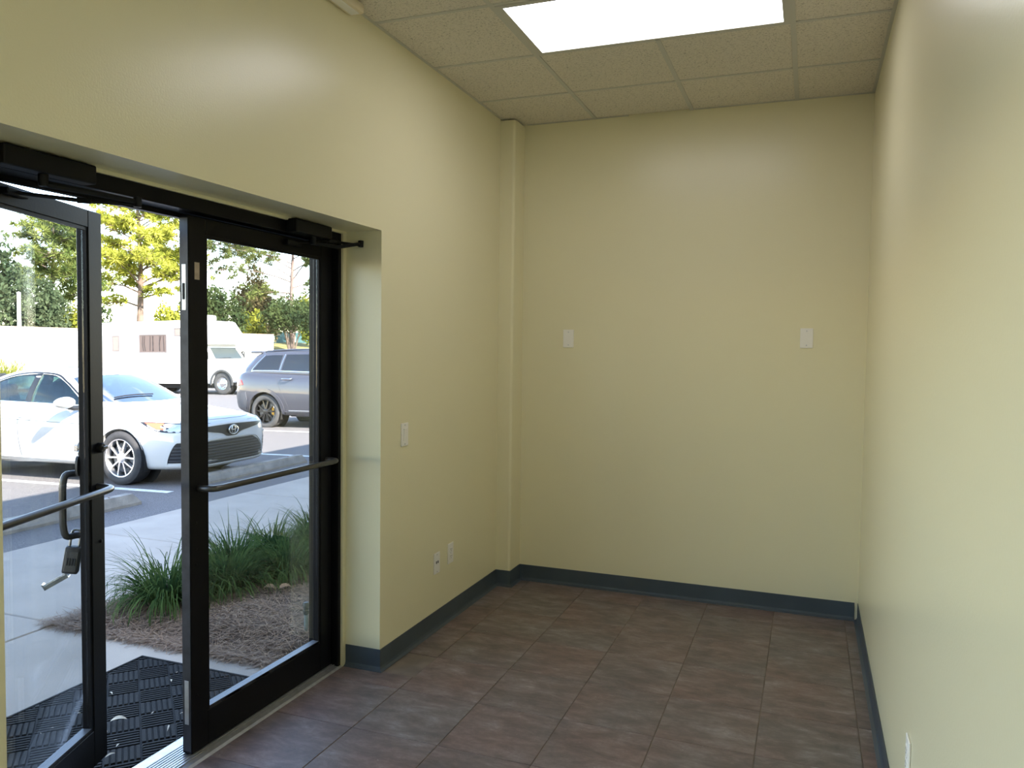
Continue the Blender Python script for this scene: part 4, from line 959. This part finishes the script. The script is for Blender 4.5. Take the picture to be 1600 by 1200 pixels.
        patch('window_seal', GRILLE, t, stroke(sl2([(-.68, .985), (-.98, 1.150), (-1.18, 1.250), (-1.42, 1.340), (-1.85, 1.362), (-2.2, 1.325), (-2.48, 1.240), (-2.66, 1.13), (-2.735, 1.02)], 5), .016), 'Y', gv, .003, .006, .12, s)
        for xs_ in (-.52, -1.70, -2.62):
            pts = sl2([(xs_, .30), (xs_-.02, .6), (xs_-.03, .93)], 4) if xs_ > -2.6 else sl2([(-2.38, .35), (-2.47, .55), (-2.66, .80), (-2.72, .97)], 4)
            patch('door_seam', SEAM, t, stroke(pts, .007), 'Y', bv, .0012, .003, .1, s)
        patch('body_crease', SEAM, t, stroke([(-.56, .735), (-1.7, .765), (-2.7, .80)], .006), 'Y', bv, .0012, .003, .15, s)
        for xh in (-1.56, -2.42):
            hd = MB().tube(spl([(xh+.10, s*.905, .80), (xh+.08, s*.945, .80), (xh-.08, s*.945, .805), (xh-.10, s*.905, .805)], 4), .012, 8)
            obj('door_handle', hd, WHITEP, t, True, local=True)
        # door mirror
        mi = MB(); mc = Vector((-.74, s*1.035, 1.005))
        ring = []
        for i in range(9):
            u = i/8; y_ = -.13+.26*u; h_ = .085*(sin(pi*(.08+.84*u))**.5)*(1-.25*u if True else 1); d_ = .10*(sin(pi*(.06+.88*u))**.5)
            ring.append([Vector((mc.x + d_*cos(a)*(1.0 if cos(a) > 0 else .45), mc.y+s*y_, mc.z+h_*sin(a))) for a in [2*pi*k_/14 for k_ in range(14)]])
        vs = [p for q in ring for p in q]; fs = [(i*14+k_, i*14+(k_+1) % 14, (i+1)*14+(k_+1) % 14, (i+1)*14+k_) for i in range(8) for k_ in range(14)]+[tuple(range(13, -1, -1)), tuple(8*14+k_ for k_ in range(14))]
        mi.add(vs, fs); mo = obj('door_mirror', mi, WHITEP, t, True, local=True)
        obj('mirror_foot', MB().tube([(-.70, s*.80, .935), (-.72, s*.92, .93), (-.74, s*1.0, .955)], [.035, .03, .028], 8), GRILLE, mo, True, local=True)
        # lamps: dark bezel, reflector, amber marker, clear lens
        hl = sl2([(.27, .775), (.55, .768), (.80, .752), (.895, .735)], 4) + sl2([(.89, .675), (.76, .650), (.54, .672), (.27, .768)], 4)
        hp = patch('headlamp', GRILLE, t, hl, 'Y', bv, .002, .008, .07, s, label='swept headlamp with an amber corner marker')
        patch('amber_marker', AMBER, hp, [(.33, .765), (.58, .758), (.62, .684), (.53, .694)], 'Y', bv, .006, .006, .07, s)
        patch('lamp_reflector', LAMPI, hp, [(.63, .755), (.80, .741), (.875, .726), (.875, .686), (.76, .664), (.66, .680)], 'Y', bv, .005, .006, .05, s)
        # side fin beside the lower grille
        vent = patch('side_vent', GRILLE, t, [(.655, .285), (.69, .39), (.735, .485), (.775, .525), (.855, .525), (.885, .40), (.89, .285)], 'Y', bv, .003, .006, .03, s, label='dark louvred side vent')
        for q in range(5):
            zz = .305+q*.040; patch('vent_slat', mat('slat_grey', (.05, .052, .058), .35), vent, [(.672+q*.017, zz), (.878-q*.002, zz), (.878-q*.002, zz+.013), (.678+q*.017, zz+.013)], 'Y', bv, .008, .006, .03, s)
        patch('vent_fin', WHITEP, t, stroke(sl2([(.632, .255), (.662, .34), (.705, .44), (.765, .535), (.84, .548)], 5), .026), 'Y', bv, .014, .014, .03, s, label='bright L-shaped fin around the vent')
        patch('vent_sill', WHITEP, t, stroke(sl2([(.625, .262), (.75, .250), (.885, .258)], 4), .024), 'Y', bv, .014, .014, .03, s)
        patch('hood_seam', SEAM, t, stroke(sl2([(-.3, .70), (.2, .685), (.55, .62), (.76, .50), (.84, .30), (.86, 0)], 5), .007), 'Z', bv, .0012, .003, .1, s)
        patch('rocker_panel', WHITEP, t, [(-.42, .19), (-.42, .275), (-2.4, .285), (-2.4, .20)], 'Y', bv, .014, .02, .3, s)
        patch('tail_lamp', REDL, t, [(-3.45, .86), (-3.62, .98), (-3.80, .98), (-3.82, .86)], 'Y', bv, .004, .008, .06, s)
    # grilles
    up = sl2([(-.66, .690), (-.40, .696), (0, .704), (.40, .696), (.66, .690)], 4) + sl2([(.52, .650), (.30, .618), (.17, .595), (.09, .556), (0, .546), (-.09, .556), (-.17, .595), (-.30, .618), (-.52, .650)], 3)
    patch('upper_grille', GRILLE, t, up, 'X', bv, .006, .010, .07)
    
    def ell(cx, cz, a, b_, n=20, w=.006, x=.0):
        return MB().tube([(.962+x, cx+a*cos(2*pi*k_/n), cz+b_*sin(2*pi*k_/n)) for k_ in range(n+1)], w, 6, cap=False)
    em = MB()
    for q in (ell(0, .632, .082, .058), ell(0, .632, .028, .056, w=.005), ell(0, .656, .056, .025, w=.005)): em.add(q.v, q.f)
    bp = obj('badge_base', MB().lathe([(.0001, .004), (.068, .0), (.072, -.03)], Matrix.Translation((.955, 0, .632)) @ Matrix.Rotation(pi/2, 4, 'Y') @ Matrix.Diagonal((.72, 1.08, 1, 1)), 24), GRILLE, t, True, local=True)
    obj('oval_emblem', em, CHROME, bp, True, local=True)
    lo = [(-.60, .235), (.60, .235), (.585, .38), (.52, .455), (.40, .515), (-.40, .515), (-.52, .455), (-.585, .38)]
    lg = patch('lower_grille', GRILLE, t, lo, 'X', bv, .004, .008, .08)
    for q in range(7):
        zz = .258+q*.036; wv = .585-(.0 if q < 4 else (q-3)*.05)
        patch('grille_slat', mat('slat_grey', (.05, .052, .058), .35), lg, [(-wv, zz), (wv, zz), (wv, zz+.011), (-wv, zz+.011)], 'X', bv, .018, .016, .12)
    patch('grille_surround', WHITEP, t, stroke(sl2([(-.625, .235), (-.605, .38), (-.535, .475), (-.41, .536), (0, .540), (.41, .536), (.535, .475), (.605, .38), (.625, .235)], 4), .022), 'X', bv, .012, .014, .08)
    patch('lower_lip', WHITEP, t, stroke(sl2([(-.70, .232), (-.5, .224), (0, .222), (.5, .224), (.70, .232)], 4), .026), 'X', bv, .020, .022, .1)
    obj('front_plate_panel', MB().bbox((.925, -.16, .33), (.945, .16, .45), .004), GRILLE, t, local=True) if False else None
    for x in (0, WB):
        for s in (-1, 1):
            wheel(t, x, s*.905, R, .225, .238, 'alloy', s, TYRE); arch_liner(t, x, s*.90, R, s)
    # cabin
    cab = obj('dashboard', MB().bbox((-1.15, -.70, .90), (-.42, .70, .965), .03), CABIN, t, local=True)
    obj('cabin_floor', MB().box((-3.15, -.70, .955), (-1.15, .70, .968)), CABIN, t, local=True)
    for x in (-1.85, -2.72):
        for y in (-.36, .36):
            se = obj('seat_back', MB().bbox((-.07, -.22, -.1), (.07, .22, .22), .05, Matrix.Translation((x, y, .98)) @ Matrix.Rotation(radians(-14), 4, 'Y'), 2), SEAT, t, True, local=True)
            obj('headrest', MB().bbox((x-.115, y-.12, 1.20), (x-.03, y+.12, 1.345), .035, seg=2), SEAT, se, True, local=True)
    ring = [(-1.13+.07*sin(a*pi/10), .36+.165*cos(a*pi/10), 1.03+.165*sin(a*pi/10)) for a in range(21)]
    sw_ = obj('steering_wheel', MB().tube(ring, .013, 8, cap=False), mat('wheel_grey', (.32, .34, .36), .5), t, True, local=True)
    obj('steering_hub', MB().bbox((-1.16, .30, .985), (-1.10, .42, 1.05), .015).box((-1.13, .20, 1.012), (-1.115, .52, 1.03)), CABIN, sw_, local=True)
    obj('rear_view_mirror', MB().bbox((-1.08, -.11, 1.27), (-1.06, .11, 1.325), .008), CABIN, t, True, local=True)
    patch('wiper', GRILLE, t, stroke([(-.50, -.50), (-.47, .1)], .014), 'Z', gv, .016, .012, .15)
    return t
sedan()

def suv():
    RAX, ys = -9.14, 9.04; z = lotz(RAX+1.4); yc = ys+.95
    t = thing('suv_car', 'slate grey SUV parked beyond the white sedan', 'car', M=Matrix.Translation((RAX+2.915, yc, z)) @ Matrix.Rotation(radians(-1.15), 4, 'Y'))
    S = [body_station(*a, crease=.55) for a in (
        (.83, .62, .34, .93, 1.0, .55), (.80, .78, .28, .98, 1.06, .70), (.66, .90, .26, 1.03, 1.11, .80), (.35, .95, .26, 1.07, 1.15, .83), (0, .96, .26, 1.10, 1.18, .84), (-.5, .965, .27, 1.14, 1.20, .84),
        (-.9, .965, .27, 1.16, 1.17, .85), (-2.0, .965, .27, 1.20, 1.18, .85), (-2.9, .965, .28, 1.24, 1.20, .85), (-3.4, .955, .30, 1.26, 1.22, .84), (-3.62, .92, .36, 1.25, 1.22, .82), (-3.76, .85, .42, 1.12, 1.14, .76), (-3.80, .72, .45, 1.02, 1.04, .64))]
    WB, R = -2.915, .375
    body0 = eval_new(loft(S), [('SUBSURF', 2)]); bv = bvh_of(body0)
    cut = MB()
    for x in (0, WB):
        for s in (1, -1): cut.lathe([(R+.06, -.17), (R+.06, .17)], Matrix.Translation((x, s*.93, R)) @ Matrix.Rotation(pi/2, 4, 'X'), 40, caps=True)
    finish('body_shell', eval_new(loft(S), [('SUBSURF', 2), ('BOOLEAN', cut)]), GREYP, t)
    def gs(X, wb, zb, we, ze, zr): return (X, [(0, zb-.1), (wb*.98, zb-.1), (wb, zb), (wb*.52+we*.48+.012, zb*.5+ze*.5), (we, ze), (we*.85, ze+.75*(zr-ze)), (we*.45, ze+.97*(zr-ze)), (0, zr)])
    G = [gs(*a) for a in ((-.42, .62, 1.14, .60, 1.15, 1.17), (-.62, .80, 1.15, .77, 1.22, 1.30), (-.9, .86, 1.16, .76, 1.38, 1.48), (-1.25, .86, 1.17, .71, 1.57, 1.64), (-1.7, .86, 1.18, .695, 1.665, 1.725), (-2.3, .86, 1.20, .69, 1.68, 1.745), (-2.9, .86, 1.22, .68, 1.66, 1.73), (-3.2, .85, 1.23, .67, 1.625, 1.70), (-3.36, .84, 1.235, .665, 1.58, 1.655), (-3.50, .82, 1.235, .68, 1.43, 1.50), (-3.66, .78, 1.22, .72, 1.27, 1.30))]
    g0 = eval_new(loft(G), [('SUBSURF', 2)]); gv = bvh_of(g0); finish('roof_and_pillars', g0, GREYP, t)
    patch('windshield', DARKG, t, [(-.68, -.72), (-.50, 0), (-.68, .72), (-1.22, .63), (-1.15, 0), (-1.22, -.63)], 'Z', gv, .004, .006, .1)
    patch('rear_window', DARKG, t, [(-.56, 1.30), (.56, 1.30), (.52, 1.55), (-.52, 1.55)], 'N', gv, .004, .006, .1)
    for s in (-1, 1):
        q = sl2([(-3.305, 1.285), (-2.62, 1.285)], 1)+sl2([(-2.58, 1.60), (-2.85, 1.60), (-3.05, 1.585)], 3)
        patch('quarter_window', DARKG, t, q, 'Y', gv, .003, .006, .09, s, label='dark privacy glass rear quarter window')
        patch('rear_door_window', DARKG, t, [(-2.54, 1.275), (-1.74, 1.250), (-1.74, 1.615), (-2.48, 1.61)], 'Y', gv, .003, .006, .1, s)
        patch('front_door_window', DARKG, t, [(-1.68, 1.25), (-.80, 1.225), (-1.0, 1.36), (-1.28, 1.525), (-1.45, 1.60), (-1.68, 1.615)], 'Y', gv, .003, .006, .1, s)
        patch('window_chrome', CHROME, t, stroke(sl2([(-3.07, 1.600), (-3.34, 1.275), (-3.20, 1.262), (-2.5, 1.256), (-.75, 1.20)], 5), .016), 'Y', gv, .006, .008, .12, s, label='bright window surround')
        patch('window_chrome', CHROME, t, stroke([(-2.585, 1.275), (-2.52, 1.62)], .012), 'Y', gv, .006, .008, .1, s)
        obj('roof_rail', MB().tube(spl([(-3.12, s*.62, 1.665), (-3.0, s*.62, 1.695), (-2.2, s*.63, 1.722), (-1.5, s*.63, 1.705), (-1.36, s*.63, 1.66)], 5), .017, 8), GREYP, t, True, local=True)
        patch('tail_lamp', REDL, t, [(-3.50, .955), (-3.56, 1.06), (-3.74, 1.09), (-3.79, .95), (-3.70, .925)], 'Y', bv, .012, .02, .06, s, label='red wrap-around tail lamp')
        patch('lamp_lower', mat('pale_lens', (.55, .55, .56), .3), t, [(-3.60, .925), (-3.76, .925), (-3.77, .89), (-3.62, .89)], 'Y', bv, .010, .016, .06, s)
        patch('bumper_side', CLAD, t, [(-3.42, .80), (-3.82, .74), (-3.82, .38), (-3.42, .30), (-3.36, .5)], 'Y', bv, .012, .02, .08, s, label='grey rear bumper corner')
        # flares around the arches
        for x in (0, WB):
            a0 = [(x+(R+.055)*cos(a), R+(R+.055)*sin(a)) for a in [pi*(-.02+1.04*k_/16) for k_ in range(17)]]
            a1 = [(x+(R+.135)*cos(a), R+(R+.125)*sin(a)) for a in [pi*(1.03-1.06*k_/16) for k_ in range(17)]]
            patch('wheel_arch_flare', CLAD if False else GREYP, t, a0+a1, 'Y', bv, .022, .03, .12, s)
            wheel(t, x, s*.945, R, .28, .265, 'black', s, TYRE_S); arch_liner(t, x, s*.945, R+.006, s)
            Mc = Matrix.Translation((x+.17, s*.86, R+.02))
            obj('brake_caliper', MB().bbox((-.045, -.03, -.10), (.045, .03, .10), .02, Mc), mat('yellow_caliper', (.75, .38, .03), .4), t, local=True, label='yellow brake caliper')
        for xs_ in (-1.68, ):
            patch('door_seam', SEAM, t, stroke([(xs_, .40), (xs_, 1.2)], .008), 'Y', bv, .0015, .004, .15, s)
        patch('door_seam', SEAM, t, stroke(sl2([(-2.30, .42), (-2.36, .60), (-2.50, .86), (-2.60, 1.05), (-2.62, 1.24)], 4), .008), 'Y', bv, .0015, .004, .15, s)
        patch('sill_trim', CHROME if False else CLAD, t, [(-.5, .27), (-.5, .38), (-2.42, .38), (-2.42, .28)], 'Y', bv, .02, .03, .3, s)
        patch('sill_strip', mat('satin_strip', (.40, .41, .43), .35, metal=.5), t, stroke([(-.5, .405), (-2.30, .405)], .02), 'Y', bv, .014, .02, .3, s)
        patch('body_crease', SEAM, t, stroke([(-.5, .90), (-2.2, .93), (-3.3, .96)], .005), 'Y', bv, .001, .003, .2, s)
        for xh in (-1.50, -2.33):
            obj('door_handle', MB().tube(spl([(xh+.12, s*.925, 1.09), (xh+.09, s*.985, 1.09), (xh-.09, s*.985, 1.09), (xh-.12, s*.925, 1.09)], 4), .016, 8), CHROME, t, True, local=True)
        obj('door_mirror', MB().bbox((-.92, s*1.0-.10, 1.17), (-.78, s*1.0+.10, 1.32), .04, seg=2), GREYP, t, True, local=True)
        patch('headlamp', LAMPI, t, [(.45, .98), (.78, .95), (.78, .86), (.55, .87)], 'Y', bv, .004, .01, .08, s)
    obj('rear_spoiler', MB().bbox((-3.52, -.63, 1.645), (-3.20, .63, 1.695), .02, seg=2), GREYP, t, True, local=True)
    patch('front_grille', GRILLE, t, [(-.55, .82), (.55, .82), (.52, .93), (-.52, .93)], 'X', bv, .006, .012, .1)
    obj('tow_bar', MB().bbox((-3.86, -.6, .36), (-3.60, .6, .50), .04, seg=2), CLAD, t, True, local=True, label='rear bumper beam')
suv()

def motorhome():
    ax, ys = -19.95, 20.0; z = lotz(ax); W2 = 1.10
    t = thing('motorhome', 'white cabover motorhome parked across the lot', 'motorhome', M=Matrix.Translation((ax, ys+W2, z)) @ Matrix.Rotation(radians(-1.15), 4, 'Y'))
    RVW = mat('white_fibreglass', (.66, .65, .62), .4, coat=.3)
    XZ = Matrix(((1, 0, 0, 0), (0, 0, 1, 0), (0, 1, 0, 0), (0, 0, 0, 1)))
    prof = [(-6.2, .42), (-6.2, 2.88), (-6.1, 2.99), (-1.15, 3.0), (-1.02, 2.95), (-.52, 2.30), (-.45, 2.06), (-.55, 2.01), (-1.45, 2.01), (-1.75, 1.5), (-1.75, .42)]
    bm = MB().prism(prof, -W2, W2, XZ)
    me = bpy.data.meshes.new('coach_body'); me.from_pydata(bm.v, [], bm.f); b = bmesh.new(); b.from_mesh(me); bmesh.ops.recalc_face_normals(b, faces=b.faces[:])
    bmesh.ops.bevel(b, geom=[e_ for e_ in b.edges if abs(e_.verts[0].co.y-e_.verts[1].co.y) < 1e-4], offset=.05, segments=2, affect='EDGES', profile=.6); b.to_mesh(me); b.free()
    finish('coach_body', me, RVW, t, angle=50)
    obj('roof_unit', MB().bbox((-2.3, -.35, 2.98), (-1.35, .35, 3.24), .07, seg=2), RVW, t, True, local=True, label='white rooftop air conditioner')
    obj('roof_vent', MB().bbox((-4.9, -.2, 2.98), (-4.5, .2, 3.06), .03), RVW, t, True, local=True)
    # cab
    cp = [(-1.8, .42), (-1.8, 2.02), (-.92, 2.02), (-.80, 1.90), (-.44, 1.40), (-.2, 1.37), (.75, 1.24), (1.0, 1.15), (1.06, .95), (1.06, .62), (1.0, .50), (-.1, .42)]
    bm = MB().prism(cp, -.98, .98, XZ); cut = MB()
    for s in (-1, 1): cut.lathe([(.50, -.2), (.50, .2)], Matrix.Translation((0, s*.95, .43)) @ Matrix.Rotation(pi/2, 4, 'X'), 36, caps=True)
    me = bpy.data.meshes.new('c'); me.from_pydata(bm.v, [], bm.f); b = bmesh.new(); b.from_mesh(me); bmesh.ops.recalc_face_normals(b, faces=b.faces[:])
    bmesh.ops.bevel(b, geom=[e_ for e_ in b.edges if abs(e_.verts[0].co.y-e_.verts[1].co.y) < 1e-4], offset=.07, segments=3, affect='EDGES', profile=.5)
    cb = MB().add([v.co[:] for v in b.verts], [[v.index for v in f.verts] for f in b.faces] if not b.verts.index_update() else []); b.free(); bpy.data.meshes.remove(me)
    finish('cab_body', eval_new(cb, [('BOOLEAN', cut)]), RVW, t, angle=35)
    bv = bvh_of(eval_new(cb, []))
    RVG = mat('cab_glass', (.045, .055, .055), .12, spec=.4)
    w_ = .80
    vs = [(-.772, -w_*.92, 1.865), (-.772, w_*.92, 1.865), (-.46, w_, 1.43), (-.46, -w_, 1.43)]
    nrm = Vector((.43, 0, .33)).normalized()
    obj('windshield', MB().add([Vector(v)+nrm*.012 for v in vs]+[Vector(v)-nrm*.02 for v in vs], [(0, 1, 2, 3), (4, 7, 6, 5), (0, 4, 5, 1), (1, 5, 6, 2), (2, 6, 7, 3), (3, 7, 4, 0)]), RVG, t, local=True)
    obj('wiper', MB().tube([(-.43, -.6, 1.45), (-.46, .1, 1.48)], .012, 6), GRILLE, t, local=True)
    for s in (-1, 1):
        y = s*.985
        dw = [(-1.62, 1.42), (-1.62, 1.86), (-1.0, 1.86), (-.62, 1.42)]
        obj('door_window', MB().prism(dw, min(y, y-s*.02), max(y, y-s*.02), XZ), RVG, t, local=True)
        m_ = obj('door_mirror', MB().bbox((-.72, y+s*.10-.07, 1.44), (-.60, y+s*.10+.07, 1.74), .03), GRILLE, t, True, local=True)
        obj('mirror_arm', MB().tube([(-.66, y-s*.02, 1.50), (-.66, y+s*.08, 1.56)], .016, 6), GRILLE, m_, local=True)
        a0 = [(.50*cos(a), .43+.50*sin(a)) for a in [pi*(-.03+1.06*k_/18) for k_ in range(19)]]; a1 = [(.57*cos(a), .43+.57*sin(a)) for a in [pi*(1.03-1.06*k_/18) for k_ in range(19)]]
        obj('arch_lip', MB().prism(a0+a1, min(y, y+s*.03), max(y, y+s*.03), XZ), mat('grey_arch', (.07, .07, .07), .6), t, local=True)
        wheel(t, 0, s*.97, .445, .25, .25, 'steel', s, TYRE_S); arch_liner(t, 0, s*.96, .45, s)
        wheel(t, -4.3, s*1.02, .445, .25, .25, 'steel', s, TYRE_S)
        obj('front_marker', MB().bbox((.86, y-.01, .98), (1.02, y+.012, 1.12), .01), LAMPI, t, local=True)
        obj('head_lamp', MB().bbox((1.0, s*.72-.14, .92), (1.075, s*.72+.14, 1.13), .02), LAMPI, t, True, local=True)
        obj('fender_badge', MB().bbox((-.52, y-.004, 1.24), (-.36, y+.006, 1.27), .003), mat('badge_grey', (.2, .2, .2), .4), t, local=True)
    obj('grille', MB().bbox((1.03, -.56, .80), (1.08, .56, 1.16), .02), GRILLE, t, True, local=True)
    bu = obj('front_bumper', MB().bbox((.62, -1.0, .50), (1.22, 1.0, .76), .05, seg=2), mat('silver_bumper', (.55, .55, .57), .35, metal=.4), t, True, local=True)
    obj('bumper_valance', MB().bbox((.55, -.95, .34), (1.12, .95, .50), .03), UNDER, bu, local=True)
    obj('chassis', MB().box((-6.0, -.85, .25), (.6, .85, .45)), UNDER, t, local=True)
    obj('cab_gap', MB().box((-.95, -.9, 2.015), (-.60, .9, 2.06)), UNDER, t, local=True)
    # windows of the coach, side towards us and the other side
    FRAME = mat('window_frame_tan', (.12, .10, .095), .5); SHADE = mat('brown_blind', (.10, .072, .06), .7)
    for s in (-1, 1):
        y = s*W2
        def win(x0, x1, z0, z1, curtain):
            f = MB(); w = .035
            for a, b_ in (((x0, z0), (x1, z0+w)), ((x0, z1-w), (x1, z1)), ((x0, z0+w), (x0+w, z1-w)), ((x1-w, z0+w), (x1, z1-w))): f.box((a[0], y-.02, a[1]), (b_[0], y+.02, b_[1]))
            fo = obj('window_frame', f, FRAME, t, local=True)
            obj('pane', MB().box((x0+w, y-.012, z0+w), (x1-w, y+.006, z1-w)), SHADE if curtain else mat('pale_pane', (.14, .12, .112), .15), fo, local=True)
            if curtain:
                yy = y+s*.006
                r = random.Random(4)
                fo_ = MB()
                for x_ in (.17, .24, .38, .52, .55, .72, .78, .88):
                    xa = x0+(x1-x0)*x_; fo_.tube([(xa+r.uniform(-.06, .06), yy, z1-w-.03), (xa+r.uniform(-.08, .08), yy+s*.004, (z0+z1)/2), (xa+r.uniform(-.06, .06), yy, z0+w+.03)], .018, 5)
                obj('curtain_fold', fo_, mat('dark_fold', (.022, .014, .012), .8), fo, local=True)
        win(-4.12, -2.66, 1.70, 2.45, True); win(-5.60, -5.21, 1.77, 2.42, False); win(-2.25, -1.62, 2.36, 2.69, False)
        obj('side_hatch', MB().bbox((-3.6, y-.01, 1.12), (-3.2, y+.012, 1.42), .008), RVW, t, local=True)
        obj('side_strip', MB().bbox((-6.1, y-.005, .95), (-1.8, y+.008, .99), .003), mat('pale_strip', (.66, .62, .56), .5), t, local=True)
motorhome()
